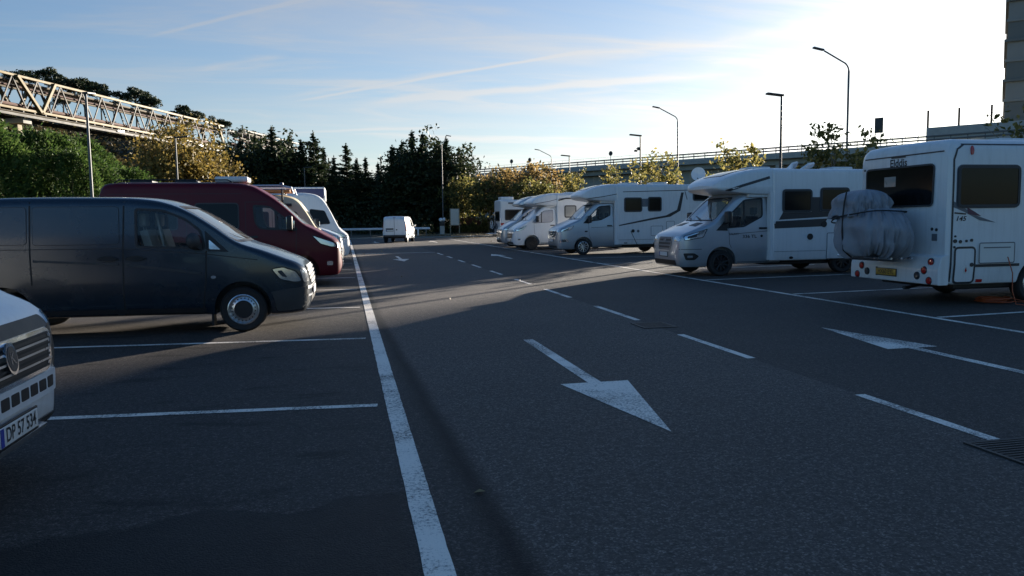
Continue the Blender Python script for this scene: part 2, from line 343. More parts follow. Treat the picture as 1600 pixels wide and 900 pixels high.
def rrect(x0, z0, x1, z1, r=0.05, n=4): return round_poly([(x0, z0), (x1, z0), (x1, z1), (x0, z1)], r, n)
def disc(cx, cz, r, n=16, ry=None): return [(cx+r*math.cos(2*math.pi*i/n), cz+(ry or r)*math.sin(2*math.pi*i/n)) for i in range(n)]

class Shell:
    """one lofted body panel set; patches and strokes are laid on its surface"""
    def __init__(s, root, name, spec, m, cuts=(), cavity=None, parent=None, smooth=32):
        s.root = root; s.spec = spec; v, f = loft(spec); s.bvh = BVHTree.FromPolygons([Vector(p) for p in v], f)
        s.obj = mk(name, v, f, m, parent or root, None)
        cutters = list(cuts)
        if cavity: cutters.insert(0, loft(spec, 0.045, cavity[0], cavity[1], cavity[2]))
        if cutters:
            tmp = []
            # normals outwards for every operand
            for me in [s.obj.data]: fix_normals(me)
            par = s.obj.parent; s.obj.parent = None
            for (cv, cf) in cutters:
                c = mk('cutter', cv, cf, m, None, None); fix_normals(c.data); tmp.append(c)
                md = s.obj.modifiers.new('b', 'BOOLEAN'); md.operation = 'DIFFERENCE'; md.object = c; md.solver = 'EXACT'
            dg = bpy.context.evaluated_depsgraph_get(); dg.update()
            me = bpy.data.meshes.new_from_object(s.obj.evaluated_get(dg)); s.obj.modifiers.clear(); old = s.obj.data; s.obj.data = me; me.name = name
            bpy.data.meshes.remove(old)
            for c in tmp:
                d = c.data; bpy.data.objects.remove(c); bpy.data.meshes.remove(d)
            s.obj.parent = par
        else: fix_normals(s.obj.data)
        s.obj.data.shade_smooth(); s.obj.data.set_sharp_from_angle(angle=R(smooth))
    def hit(s, axis, sg, a, b):
        if axis == 'y': o, d, g = Vector((a, sg*4, b)), Vector((0, -sg, 0)), Vector((a, sg*1.0, b))
        elif axis == 'x': o, d, g = Vector((3 if sg > 0 else -12, a, b)), Vector((-sg, 0, 0)), None
        else: o, d, g = Vector((a, b, 8)), Vector((0, 0, -1)), None
        h = s.bvh.ray_cast(o, d)
        if h[0] is None:
            if g is None: g = Vector(((0 if sg > 0 else s.spec['xs'][-1]), a, b)) if axis == 'x' else Vector((a, b, 2.5))
            h = s.bvh.find_nearest(g)
        n = h[1]
        if n.dot(-d) < 0: n = -n
        # blend towards the view axis so that neighbouring samples stay parallel
        return h[0], (n*0.6-d*0.4).normalized()
    def patch(s, name, poly, axis, sg, m, off=0.004, depth=0.012, step=0.09, parent=None):
        bm = bmesh.new(); vs = [bm.verts.new((a, b, 0)) for a, b in poly]
        try: bm.faces.new(vs)
        except ValueError: pass
        for ax in (0, 1):
            lo = min(p[ax] for p in poly); hi = max(p[ax] for p in poly); k = max(1, math.ceil((hi-lo)/step))
            for i in range(1, k):
                c = [0, 0, 0]; nn = [0, 0, 0]; c[ax] = lo+(hi-lo)*i/k; nn[ax] = 1
                bmesh.ops.bisect_plane(bm, geom=bm.verts[:]+bm.edges[:]+bm.faces[:], plane_co=c, plane_no=nn)
        bm.verts.index_update(); n = len(bm.verts); v = [None]*(2*n); f = []
        for q in bm.verts:
            p, nn = s.hit(axis, sg, q.co.x, q.co.y); v[q.index] = p+nn*off; v[n+q.index] = p-nn*depth
        for q in bm.faces: f.append([w.index for w in q.verts])
        for e in bm.edges:
            if len(e.link_faces) == 1:
                fv = [w.index for w in e.link_faces[0].verts]; a, b = e.verts[0].index, e.verts[1].index
                if fv[(fv.index(a)+1) % len(fv)] != b: a, b = b, a
                f.append([b, a, n+a, n+b])
        bm.free()
        o = mk(name, v, f, m, parent or s.root, None); fix_normals(o.data); o.data.shade_smooth(); o.data.set_sharp_from_angle(angle=R(35)); return o
    def stroke(s, name, path, wd, axis, sg, m, off=0.003, closed=False, step=0.07, parent=None):
        pts = [Vector(p) for p in path]
        if closed: pts = pts+[pts[0]]
        q = [pts[0]]
        for a, b in zip(pts[:-1], pts[1:]):
            k = max(1, math.ceil((b-a).length/step)); q += [a.lerp(b, i/k) for i in range(1, k+1)]
        v = []; f = []
        for i, p in enumerate(q):
            a = q[i-1] if i else (q[-2] if closed else q[0]); b = q[i+1] if i < len(q)-1 else (q[1] if closed else q[-1])
            t = (b-a); t = t.normalized() if t.length > 1e-6 else Vector((1, 0)); nn = Vector((-t.y, t.x))*wd/2
            for z in (p+nn, p-nn):
                h, hn = s.hit(axis, sg, z.x, z.y); v.append(h+hn*off)
        for i in range(len(q)-1): f.append((2*i, 2*i+1, 2*i+3, 2*i+2))
        return mk(name, v, f, m, parent or s.root, 50)
    def text(s, name, txt, size, axis, sg, a0, b0, m, off=0.004, shear=0.0, sx=1.0, parent=None):
        cu = bpy.data.curves.new('t', 'FONT'); cu.body = txt; cu.size = size; cu.align_x = 'CENTER'; cu.align_y = 'CENTER'; cu.shear = shear; cu.offset = size*0.02; cu.resolution_u = 3
        to = bpy.data.objects.new('t', cu); COL.objects.link(to); dg = bpy.context.evaluated_depsgraph_get(); dg.update()
        me = bpy.data.meshes.new_from_object(to.evaluated_get(dg)); bpy.data.objects.remove(to)
        # reading direction on each side of the body
        dr = {('y', -1): 1, ('y', 1): -1, ('x', 1): 1, ('x', -1): -1}[(axis, sg)]
        for q in me.vertices:
            h, hn = s.hit(axis, sg, a0+dr*q.co.x*sx, b0+q.co.y); q.co = h+hn*off
        me.materials.clear(); me.materials.append(m); me.name = name
        return link(name, me, None, parent or s.root)
def fix_normals(me):
    bm = bmesh.new(); bm.from_mesh(me); bmesh.ops.remove_doubles(bm, verts=bm.verts[:], dist=1e-5); bmesh.ops.recalc_face_normals(bm, faces=bm.faces[:]); bm.to_mesh(me); bm.free()

# ---------------------------------------------------------------- wheels, seats, mirrors
_wheels = {}
def wheel(root, x, side, y, r=0.34, style='alloy', wd=0.22, nspoke=8):
    key = (style, round(r, 3), nspoke)
    if key not in _wheels:
        h = wd/2; rr = r*0.66
        ty = MB().lathe([(rr, -h*0.9), (r*0.9, -h), (r*0.97, -h*0.8), (r, -h*0.45), (r, h*0.45), (r*0.97, h*0.8), (r*0.9, h), (rr, h*0.9), (rr*0.97, h*0.5), (rr*0.97, -h*0.5)], 36, 'y', closed=True)
        rim = MB(); hub = MB()
        if style == 'steel':
            rim.lathe([(rr*1.02, h*0.92), (rr*0.96, h*0.98), (rr*0.90, h*0.75), (rr*0.84, h*0.62), (rr*0.66, h*0.80), (rr*0.60, h*0.84)], 36, 'y')
            hub.lathe([(0, h*0.72), (rr*0.55, h*0.70), (rr*0.60, h*0.80)], 28, 'y')
            for j in range(20):
                w = 2*math.pi*j/20; c, q = math.cos(w), math.sin(w); cx, cz = c*rr*0.755, q*rr*0.755; ra = rr*0.045; yy = h*0.74
                hub.lathe([(0, yy+0.012), (ra, yy+0.010), (ra, yy-0.02)], 8, 'y', (cx, 0, cz))
        elif style == 'cap':
            rim.lathe([(rr*1.02, h*0.92), (rr*0.95, h*1.0), (rr*0.6, h*0.98), (0, h*1.05)], 30, 'y')
            for j in range(10):
                w = 2*math.pi*j/10; hub.lathe([(0, h*1.03), (rr*0.09, h*1.02), (rr*0.09, h*0.9)], 8, 'y', (math.cos(w)*rr*0.68, 0, math.sin(w)*rr*0.68))
        else:
            rim.lathe([(rr*1.02, h*0.92), (rr*0.95, h*0.98), (rr*0.90, h*0.7)], 36, 'y'); rim.lathe([(rr*0.24, h*0.4), (rr*0.22, h*0.72), (0, h*0.78)], 20, 'y')
            for j in range(nspoke):
                w = 2*math.pi*j/nspoke; a = Vector((math.cos(w)*rr*0.15, h*0.66, math.sin(w)*rr*0.15)); b = Vector((math.cos(w)*rr*0.94, h*0.78, math.sin(w)*rr*0.94)); rim.bar(a, b, rr*0.13, 0.035)
            hub.lathe([(0, h*0.25), (rr*0.95, h*0.25)], 28, 'y')
        t = ty.build('wheel', M['rubber']); ri = rim.build('rim', M['alloy'] if style != 'black' else M['black'], t); hu = hub.build('hub_cap' if style != 'alloy' else 'brake_disc', M['black'], t)
        _wheels[key] = (t, ri, hu); use = t
    else: use = copy_tree(_wheels[key][0])
    use.parent = root; use.location = (x, side*(y-wd/2+0.01), r); use.rotation_euler = (0, random.uniform(0, 6.2), 0 if side > 0 else math.pi)
    return use
def seat(root, x, y, z, m, w=0.46):
    s = MB(); s.box(x-0.28, x+0.22, y-w/2, y+w/2, z, z+0.16, 0.05)
    b = [(x-0.24, z+0.10), (x-0.12, z+0.12), (x-0.26, z+0.62), (x-0.36, z+0.60)]
    v, f = prism(b, 'y', y-w/2, y+w/2); s.add(v, f); o = s.build('seat', m, root, 30)
    h = MB(); h.box(x-0.40, x-0.30, y-0.13, y+0.13, z+0.66, z+0.86, 0.04); h.tube([(x-0.34, y-0.06, z+0.58), (x-0.35, y-0.06, z+0.70)], 0.008, 6); h.tube([(x-0.34, y+0.06, z+0.58), (x-0.35, y+0.06, z+0.70)], 0.008, 6)
    h.build('headrest', m, o); return o
def mirror(root, x, side, y, z, m, h=0.30, w=0.2, glass=True):
    s = MB(); s.box(x-0.06, x+0.07, side*y+min(0, side*w), side*y+max(0, side*w), z, z+h, 0.045)
    s.bar((x-0.02, side*(y-0.16), z+0.06), (x, side*(y+0.05), z+0.10), 0.06, 0.05)
    o = s.build('door_mirror', m, root)
    if glass: MB().box(x-0.068, x-0.061, side*y+side*0.02 if side > 0 else side*y-w+0.02, side*y+w-0.02 if side > 0 else side*y-0.02, z+0.03, z+h-0.03, 0.002).build('mirror_glass', M['chrome'], o)
    return o
def number_plate(root, sh, txt, axis, sg, a, z, m=None, w=0.52, h=0.11, eu=True, off=0.02):
    p0, n0 = sh.hit(axis, sg, a, z); x = p0.x+sg*off
    pl = MB().box(x-0.006, x+0.006, a-w/2, a+w/2, z-h/2, z+h/2, 0.004).build('number_plate', m or M['plate'], root)
    xf = x+sg*0.0075
    if eu: MB().box(xf-0.001, xf+0.001, a-sg*(w/2-0.004)+min(0, sg*0.042), a-sg*(w/2-0.004)+max(0, sg*0.042), z-h/2+0.004, z+h/2-0.004).build('blue_band', M['eu'], pl)
    MB().box(x-sg*0.004-0.005, x-sg*0.004+0.005, a-w/2-0.015, a+w/2+0.015, z-h/2-0.018, z+h/2+0.012, 0.003).build('plate_holder', M['black'], root)
    if txt:
        cu = bpy.data.curves.new('t', 'FONT'); cu.body = txt; cu.size = h*1.02; cu.align_x = 'CENTER'; cu.align_y = 'CENTER'; cu.offset = h*0.012
        to = bpy.data.objects.new('t', cu); COL.objects.link(to); dg = bpy.context.evaluated_depsgraph_get(); dg.update()
        me = bpy.data.meshes.new_from_object(to.evaluated_get(dg)); bpy.data.objects.remove(to)
        xs = [q.co.x for q in me.vertices]; sc = min(0.86, (w-0.08)/(max(xs)-min(xs)))
        for q in me.vertices: q.co = Vector((xf+sg*0.0006, a+sg*((0.02 if eu else 0)+q.co.x*sc), z+q.co.y))
        me.materials.clear(); me.materials.append(M['ink']); link('plate_lettering', me, None, pl)
    return pl
def xs_for(L, tail=0.0, fine=2.6):
    xs = [0, -0.012, -0.03, -0.055, -0.09, -0.13, -0.18, -0.24]; x = -0.32
    while x > -min(fine, L-0.2): xs.append(round(x, 3)); x -= 0.085
    while x > -(L-0.25): xs.append(round(x, 3)); x -= 0.22
    return xs+[-(L-0.2), -(L-0.12), -(L-0.06), -(L-0.02), -L]

CAB = {
 'boxer': dict(T=[(0, .62), (-.02, .78), (-.05, .92), (-.12, 1.01), (-.35, 1.13), (-.6, 1.27), (-.84, 1.41), (-1.2, 1.76), (-1.52, 2.05), (-1.78, 2.20), (-2.2, 2.28), (-2.7, 2.30), (-3.2, 2.28)], cowl=(-.84, 1.41), head=(-1.60, 2.09), axle=-0.96,
   win=[(-1.05, 1.34), (-1.22, 1.54), (-1.62, 1.92), (-2.10, 1.98), (-2.10, 1.46), (-1.98, 1.38)], quarter=-1.5, door=(-1.08, -2.25)),
 'ducato': dict(T=[(0, .64), (-.02, .80), (-.05, .97), (-.12, 1.09), (-.35, 1.23), (-.6, 1.37), (-.84, 1.49), (-1.2, 1.83), (-1.52, 2.11), (-1.78, 2.25), (-2.2, 2.30), (-2.7, 2.30), (-3.2, 2.28)], cowl=(-.84, 1.49), head=(-1.60, 2.15), axle=-0.96,
   win=[(-1.05, 1.38), (-1.22, 1.60), (-1.62, 1.98), (-2.10, 2.03), (-2.10, 1.50), (-1.98, 1.42)], quarter=-1.5, door=(-1.08, -2.25)),
 'transit': dict(T=[(0, .60), (-.02, .78), (-.05, .98), (-.12, 1.08), (-.4, 1.21), (-.7, 1.33), (-.98, 1.44), (-1.35, 1.79), (-1.68, 2.09), (-1.9, 2.19), (-2.3, 2.22), (-2.75, 2.22), (-3.2, 2.2)], cowl=(-.98, 1.44), head=(-1.70, 2.08), axle=-1.18,
   win=[(-1.12, 1.25), (-1.42, 1.60), (-1.86, 1.99), (-2.38, 2.04), (-2.37, 1.56), (-1.84, 1.30)], quarter=-1.85, door=(-1.38, -2.56)),
 'sprinter': dict(T=[(0, .62), (-.02, .82), (-.06, 1.03), (-.14, 1.14), (-.45, 1.30), (-.85, 1.47), (-1.0, 1.53), (-1.35, 1.87), (-1.72, 2.19), (-1.95, 2.29), (-2.4, 2.33), (-2.75, 2.33), (-3.2, 2.3)], cowl=(-.98, 1.52), head=(-1.74, 2.18), axle=-1.14,
   win=[(-1.22, 1.42), (-1.46, 1.68), (-1.88, 2.07), (-2.40, 2.11), (-2.38, 1.70), (-1.95, 1.50)], quarter=-1.86, door=(-1.38, -2.52)),
}
def cab_spec(kind, L=2.9):
    c = CAB[kind]
    return dict(T=c['T'], B=[(0, .50), (-.02, .40), (-.06, .31), (-.15, .25), (-.5, .24), (-1.5, .30), (-3.2, .32)],
                W=[(0, .52), (-.012, .63), (-.03, .72), (-.06, .80), (-.12, .87), (-.22, .925), (-.5, .97), (-1.0, .995), (-3.2, 1.0)],
                R=[(0, .10), (-.3, .14), (-.9, .10), (-1.3, .09), (-1.8, .14), (-3.2, .16)], xs=xs_for(L, fine=L), belt=1.25, tumble=0.11, crown=0.035)
def arch_cut(x, side, y, r=0.42, z=0.36, dep=0.32):
    poly = [(x+r*math.cos(a), z+r*math.sin(a)) for a in [2*math.pi*i/32 for i in range(32)]]
    return prism(poly, 'y', side*(y-dep), side*(y+0.3))
def windscreen_poly(c, wb=.86, wt=.74):
    zb, zt = c['cowl'][1]+0.03, c['head'][1]-0.02
    return round_poly([(-wb, zb), (wb, zb), (wt, zt), (-wt, zt)], 0.09)
def build_cab(root, kind, body, near, seatm='seat', clear=True, L=2.9, wheel_style='alloy', spokes=8, screens=False, r=0.34):
    """van cab with see-through door windows and windscreen; near = camera side"""
    c = CAB[kind]; sp = cab_spec(kind, L); cuts = [arch_cut(c['axle'], s, 1.0, r+0.075, r+0.02) for s in (-1, 1)]
    ws = windscreen_poly(c); win = round_poly(c['win'], 0.06)
    cav = None
    if clear:
        cav = (c['cowl'][0]-0.03, -L+0.25, 0.82)
        cuts.append(prism(ws, 'x', c['head'][0]-0.12, c['cowl'][0]+0.5))
        for s in (-1, 1): cuts.append(prism(win, 'y', s*0.7, s*1.3))
    sh = Shell(root, 'cab_body', sp, body, cuts, cav)
    gm = M['glass'] if clear else (M['screen'] if screens else M['dkglass']); wm_ = M['wglass'] if clear else (M['screen'] if screens else M['dkglass'])
    o = sh.patch('windscreen', ws, 'x', 1, wm_, off=-0.006 if clear else 0.004, depth=0.012, step=0.12)
    sh.stroke('screen_rubber', ws, 0.035, 'x', 1, M['black'], closed=True, parent=o)
    for s in (-1, 1):
        g = sh.patch('door_window', win, 'y', s, gm, off=-0.006 if clear else 0.004, depth=0.012)
        sh.stroke('window_rubber', win, 0.035, 'y', s, M['black'], closed=True, parent=g)
        q = c['quarter']; T = pchip(c['T'])
        zl = [p for p in c['win']]
        sh.stroke('window_bar', [(q, min(1.98, T(q)-0.17)), (q+0.02, 1.38 if kind != 'sprinter' else 1.52)], 0.05, 'y', s, M['black'], off=0.006, parent=g)
        d0, d1 = c['door']
        sh.stroke('door_seam', [(d0, c['cowl'][1]-0.10), (d0-0.02, 0.85), (d0-0.14, 0.62), (d0-0.17, 0.36), (d1, 0.36), (d1, 2.0), (d1+0.1, 2.13), (-1.95, min(2.10, T(-1.95)-0.12))], 0.012, 'y', s, M['black'])
        h = sh.patch('door_handle', rrect(d1+0.08, 1.22, d1+0.30, 1.27, 0.02), 'y', s, M['black'], off=0.03)
        sh.stroke('side_moulding', [(c['axle']-0.45, 0.70), (d1+0.02, 0.70)], 0.055, 'y', s, body, off=0.014)
        sh.stroke('arch_lip', [(c['axle']+(r+0.095)*math.cos(a), r+0.02+(r+0.095)*math.sin(a)) for a in [math.pi*(-.08+1.16*i/18) for i in range(19)]], 0.05, 'y', s, body, off=0.012)
        mirror(root, c['win'][0][0]-0.18, s, 1.02, 1.38 if kind != 'ducato' else 1.42, M['black'], 0.32, 0.22)
        wheel(root, c['axle'], s, 0.99, r, wheel_style, nspoke=spokes)
    if clear:
        dx = c['cowl'][0]; MB().box(dx-0.50, dx-0.06, -0.86, 0.86, 0.84, c['cowl'][1]-0.06, 0.05).build('dashboard', M['trim'], root)
        for yy in (-0.45, 0.45): seat(root, -2.05, yy, 0.95, M[seatm])
        st = MB(); st.lathe([(0.17, 0), (0.185, 0.012), (0.20, 0), (0.185, -0.012)], 20, 'z', closed=True); st.bar((-0.18, 0, 0), (0.18, 0, 0), 0.03)
        q = st.build('steering_wheel', M['black'], root); q.location = (dx-0.58, 0.45, c['cowl'][1]-0.02); q.rotation_euler = (0, R(-58), 0)
    for yy in (0.25, -0.45):
        w0, w1 = (yy, c['cowl'][1]+0.03), (yy-0.55 if yy > 0 else yy-0.32, c['cowl'][1]+0.13)
        sh.stroke('wiper', [w0, w1], 0.022, 'x', 1, M['black'], off=0.03)
    return sh, c
def chassis(root, x0, x1, w=0.9, z0=0.26, z1=0.5):
    return MB().box(x1, x0, -w, w, z0, z1, 0.03).build('chassis', M['black'], root)
# ---------------------------------------------------------------- vehicle parts shared by several
def grille(sh, poly, n, m_bar, edge=None, root=None):
    g = sh.patch('grille', poly, 'x', 1, M['black'], off=0.006)
    zs = [p[1] for p in poly]; z0, z1 = min(zs), max(zs)
    for i in range(n):
        z = z0+(z1-z0)*(i+0.5)/n
        # width of the opening at this height
        ys = []
        for (a, b), (c, d) in zip(poly, poly[1:]+poly[:1]):
            if (b-z)*(d-z) <= 0 and b != d: ys.append(a+(c-a)*(z-b)/(d-b))
        if len(ys) >= 2: sh.stroke('grille_slat', [(min(ys)+0.02, z), (max(ys)-0.02, z)], min(0.045, (z1-z0)/n*0.45), 'x', 1, m_bar, off=0.022, parent=g)
    if edge: sh.stroke('grille_surround', poly, 0.03, 'x', 1, edge, off=0.016, closed=True, parent=g)
    return g
def headlight(sh, side_poly, front_poly, s, dark_poly=None):
    h = sh.patch('headlight', side_poly, 'y', s, M['lamp'], off=0.010, step=0.06)
    if front_poly: sh.patch('headlight_front', [(s*a, b) for a, b in front_poly], 'x', 1, M['lamp'], off=0.009, step=0.06, parent=h)
    sh.stroke('headlight_edge', side_poly, 0.016, 'y', s, M['black'], off=0.011, closed=True, parent=h)
    if dark_poly: sh.patch('headlight_inner', dark_poly, 'y', s, M['trim'], off=0.013, parent=h)
    return h
def box_spec(x0, x1, w, zb, zt, r=0.12, rearr=0.12, frontr=0.03):
    L = abs(x1-x0); xs = [x0, x0-frontr*0.3, x0-frontr]; k = max(3, int(L/0.45))
    xs += [x0-frontr-(L-frontr-rearr)*i/k for i in range(1, k)]+[x1+rearr, x1+rearr*0.6, x1+rearr*0.3, x1+rearr*0.1, x1]
    return dict(T=[(x1, zt-rearr), (x1+rearr*0.1, zt-rearr*0.56), (x1+rearr*0.3, zt-rearr*0.29), (x1+rearr*0.6, zt-rearr*0.08), (x1+rearr, zt), (x0-frontr, zt), (x0, zt-frontr)],
                B=[(x1, zb+0.05), (x1+rearr, zb), (x0, zb)], W=[(x1, w-min(rearr, 0.07)), (x1+rearr*0.3, w-0.02), (x1+rearr, w), (x0-frontr, w), (x0, w-frontr)], R=r, xs=xs, belt=2.2, tumble=0.02, crown=0.02, bulge=0.0)
def hab_window(sh, x0, z0, x1, z1, sd, m=None, r=0.07, axis='y'):
    p = rrect(x0, z0, x1, z1, r); g = sh.patch('side_window' if axis == 'y' else 'rear_window', p, axis, sd, m or M['dkglass'], off=0.022)
    sh.stroke('window_frame', p, 0.05, axis, sd, M['trim'], off=0.028, closed=True, parent=g); sh.stroke('window_glint', p, 0.075, axis, sd, M['mgrey'], off=0.006, closed=True, parent=g)  # lighter grey ring paints a highlight along the window frame
    return g
def locker(sh, x0, z0, x1, z1, sd, m, edge='mgrey', r=0.04):
    p = rrect(x0, z0, x1, z1, r); g = sh.patch('locker_door', p, 'y', sd, m, off=0.006); sh.stroke('locker_seal', p, 0.018, 'y', sd, M[edge], off=0.008, closed=True, parent=g); return g
def round_cap(sh, x, z, r, sd, m, name='filler_cap'): return sh.patch(name, disc(x, z, r), 'y', sd, m, off=0.014)
def fairing(root, sh_name, tip, join, zb, ztip, ztop, w, m):
    """streamlined roof cap above the cab, from tip (front) to join (back)"""
    L = tip-join; xs = [tip-L*t for t in (0, .012, .03, .06, .10, .15, .22, .30, .40, .52, .65, .78, .90, 1.0)]
    T = [(tip, ztip+0.03), (tip-L*.03, ztip+0.10), (tip-L*.10, ztip+(ztop-ztip)*.40), (tip-L*.25, ztip+(ztop-ztip)*.68), (tip-L*.5, ztip+(ztop-ztip)*.92), (tip-L*.75, ztop), (join, ztop)]
    B = [(tip, ztip-0.03), (tip-L*.08, ztip-(ztip-zb)*.45), (tip-L*.30, zb+0.04), (tip-L*.5, zb), (join, zb-0.02)]
    Wd = [(tip, w*.62), (tip-L*.02, w*.74), (tip-L*.06, w*.84), (tip-L*.15, w*.92), (tip-L*.4, w*.985), (join, w)]
    return Shell(root, sh_name, dict(T=T, B=B, W=Wd, R=[(join, .20), (tip, .08)], xs=xs, belt=zb+0.15, tumble=0.10, crown=0.03, bulge=0.0), m)
def roof_light(root, x0, x1, y0, y1, z, m, h=0.09, name='roof_light'): return MB().box(x0, x1, y0, y1, z-0.02, z+h, 0.03).build(name, m, root)

VG = 'vehicles parked along the right side of the lane'; VL = 'vehicles parked along the left side of the lane'
# ================================================================ dark panel van (left, near)
def dark_van(loc, rz):
    t = tag(empty('panel_van', loc, rz), 'dark slate blue panel van with a sloping bonnet, nearest whole van on the left', 'van', VL)
    T = [(0, .60), (-.02, .74), (-.05, .86), (-.12, .945), (-.35, 1.05), (-.65, 1.17), (-.95, 1.275), (-1.3, 1.52), (-1.6, 1.715), (-1.85, 1.83), (-2.1, 1.895), (-2.45, 1.925), (-3.5, 1.935), (-4.3, 1.92), (-4.6, 1.86), (-4.75, 1.6)]
    L = 4.75
    sp = dict(T=T, B=[(0, .42), (-.03, .32), (-.1, .25), (-.4, .23), (-1.5, .27), (-4.5, .30), (-4.75, .36)], W=[(0, .50), (-.012, .60), (-.03, .68), (-.07, .76), (-.15, .83), (-.3, .885), (-.6, .925), (-1.2, .945), (-4.4, .945), (-4.75, .90)],
              R=[(-4.75, .13), (-2.2, .13), (-1.6, .075), (-1.0, .08), (-.4, .12), (0, .1)], xs=xs_for(L), belt=1.18, tumble=0.13, crown=0.03)
    win = round_poly([(-2.30, 1.245), (-2.30, 1.765), (-1.95, 1.745), (-1.66, 1.62), (-1.46, 1.46), (-1.40, 1.205)], 0.04)
    zb, zt = 1.30, 1.80; ws = round_poly([(-.84, zb), (.84, zb), (.70, zt), (-.70, zt)], 0.10); r = .325
    cuts = [arch_cut(x, s, .945, r+.065, r+.02) for x in (-.92, -4.02) for s in (-1, 1)]
    cuts.append(prism(ws, 'x', -1.95, -.6))
    for s in (-1, 1): cuts.append(prism(win, 'y', s*.55, s*1.3))
    sh = Shell(t, 'body', sp, M['slate'], cuts, (-1.0, -2.75, .80))
    w = sh.patch('windscreen', ws, 'x', 1, M['wglass'], off=-.005, depth=.01, step=.1); sh.stroke('screen_rubber', ws, .03, 'x', 1, M['black'], closed=True, parent=w)
    for s in (-1, 1):
        g = sh.patch('door_window', win, 'y', s, M['glass'], off=-.005, depth=.01); sh.stroke('window_rubber', win, .035, 'y', s, M['black'], closed=True, parent=g)
        tri = round_poly([(-1.40, 1.46), (-1.08, 1.15), (-1.38, 1.175)], .02); tp = sh.patch('corner_trim', tri, 'y', s, M['black'], off=.006)
        sh.patch('corner_glass', round_poly([(-1.345, 1.33), (-1.19, 1.185), (-1.345, 1.195)], .02), 'y', s, M['lamp'], off=.009, parent=tp)
        for poly in (rrect(-3.60, 1.29, -2.52, 1.80, .05), rrect(-4.55, 1.30, -3.68, 1.80, .05)):
            p = sh.patch('side_panel', poly, 'y', s, M['slate'], off=.006); sh.stroke('panel_groove', poly, .014, 'y', s, M['black'], off=.004, closed=True, parent=p)
        sh.stroke('door_seam', [(-2.45, 1.87), (-2.47, 1.2), (-2.49, .31), (-1.46, .30), (-1.40, .80), (-1.385, 1.17)], .020, 'y', s, M['strap'])
        sh.stroke('door_seam', [(-3.635, 1.87), (-3.64, 1.2), (-3.63, .75)], .020, 'y', s, M['strap'])
        sh.stroke('waist_crease', [(-4.6, 1.235), (-2.5, 1.225), (-1.4, 1.13), (-.7, 1.03)], .012, 'y', s, M['black'], off=.002)
        sh.stroke('rub_strip', [(-3.6, 1.075), (-2.53, 1.005)], .03, 'y', s, M['trim'], off=.016); sh.stroke('rub_strip', [(-2.43, 1.0), (-1.46, .86)], .035, 'y', s, M['trim'], off=.016)
        for hx in (-2.67, -2.31): 
            hh = sh.patch('door_handle', round_poly([(hx-.14, 1.085), (hx-.06, 1.055), (hx+.06, 1.055), (hx+.14, 1.085), (hx+.05, 1.12), (hx-.05, 1.12)], .02), 'y', s, M['strap'], off=.034)
        headlight(sh, round_poly([(-.52, .895), (-.36, .92), (-.18, .85), (-.10, .70), (-.20, .69), (-.40, .74)], .04), round_poly([(.62, .70), (.80, .68), (.84, .88), (.74, .86)], .03), s, round_poly([(-.44, .86), (-.38, .875), (-.30, .77), (-.37, .78)], .02))
        sh.patch('indicator', disc(-1.30, .80, .035, 12, .022), 'y', s, M['lamp'], off=.012)
        sh.stroke('arch_lip', [(-.92+(r+.09)*math.cos(a), r+.02+(r+.09)*math.sin(a)) for a in [math.pi*(-.05+1.1*i/18) for i in range(19)]], .055, 'y', s, M['slate'], off=.012)
        sh.stroke('sill', [(-3.55, .36), (-1.42, .34)], .06, 'y', s, M['black'], off=.01)
        mi = MB(); mi.ball((-1.53, s*1.06, 1.315), (.095, .12, .115), 10, 14); mi.bar((-1.47, s*.90, 1.22), (-1.52, s*1.03, 1.27), .09, .10); mi.build('door_mirror', M['trim'], t)
        sh.patch('bumper_corner', round_poly([(-.56, .56), (-.30, .60), (-.06, .62), (-.03, .38), (-.12, .30), (-.45, .28)], .03), 'y', s, M['trim'], off=.008)
        wheel(t, -.92, s, .94, r, 'steel'); wheel(t, -4.02, s, .94, r, 'steel')
        MB().box(-1.36, -1.33, s*.80-.1, s*.80+.1, .10, .32, .005).build('mud_flap', M['rubber'], t)
        sh.patch('rear_light', rrect(-4.74, .95, -4.66, 1.5, .02), 'y', s, M['red'], off=.008)
    grille(sh, round_poly([(-.46, .66), (.46, .66), (.56, .90), (-.56, .90)], .05), 4, M['silver'], M['silver'])
    sh.patch('bumper_intake', rrect(-.5, .36, .5, .46, .03), 'x', 1, M['black'], off=.008)
    sh.stroke('bumper_line', [(-.72, .60), (.72, .60)], .05, 'x', 1, M['silver'], off=.01); sh.stroke('bumper_line', [(-.70, .48), (.70, .48)], .03, 'x', 1, M['silver'], off=.01)
    number_plate(t, sh, '', 'x', 1, 0, .53, eu=True)
    for yy in (.30, -.40): 
        sh.stroke('wiper', [(yy, 1.31), (yy-.55 if yy > 0 else yy-.3, 1.40)], .02, 'x', 1, M['black'], off=.03)
    MB().box(-1.50, -1.02, -.84, .84, .82, 1.17, .05).build('dashboard', M['trim'], t)
    seat(t, -1.96, -.42, .86, M['seatl']); seat(t, -1.96, .45, .86, M['seatl']); MB().bar((-2.0, -.50, 1.0), (-2.12, -.52, 1.72), .03).build('seat_belt', M['seatl'], t)
    MB().box(-2.74, -2.70, -.85, .85, .8, 1.82, 0).build('bulkhead', M['seat'], t)
    return t
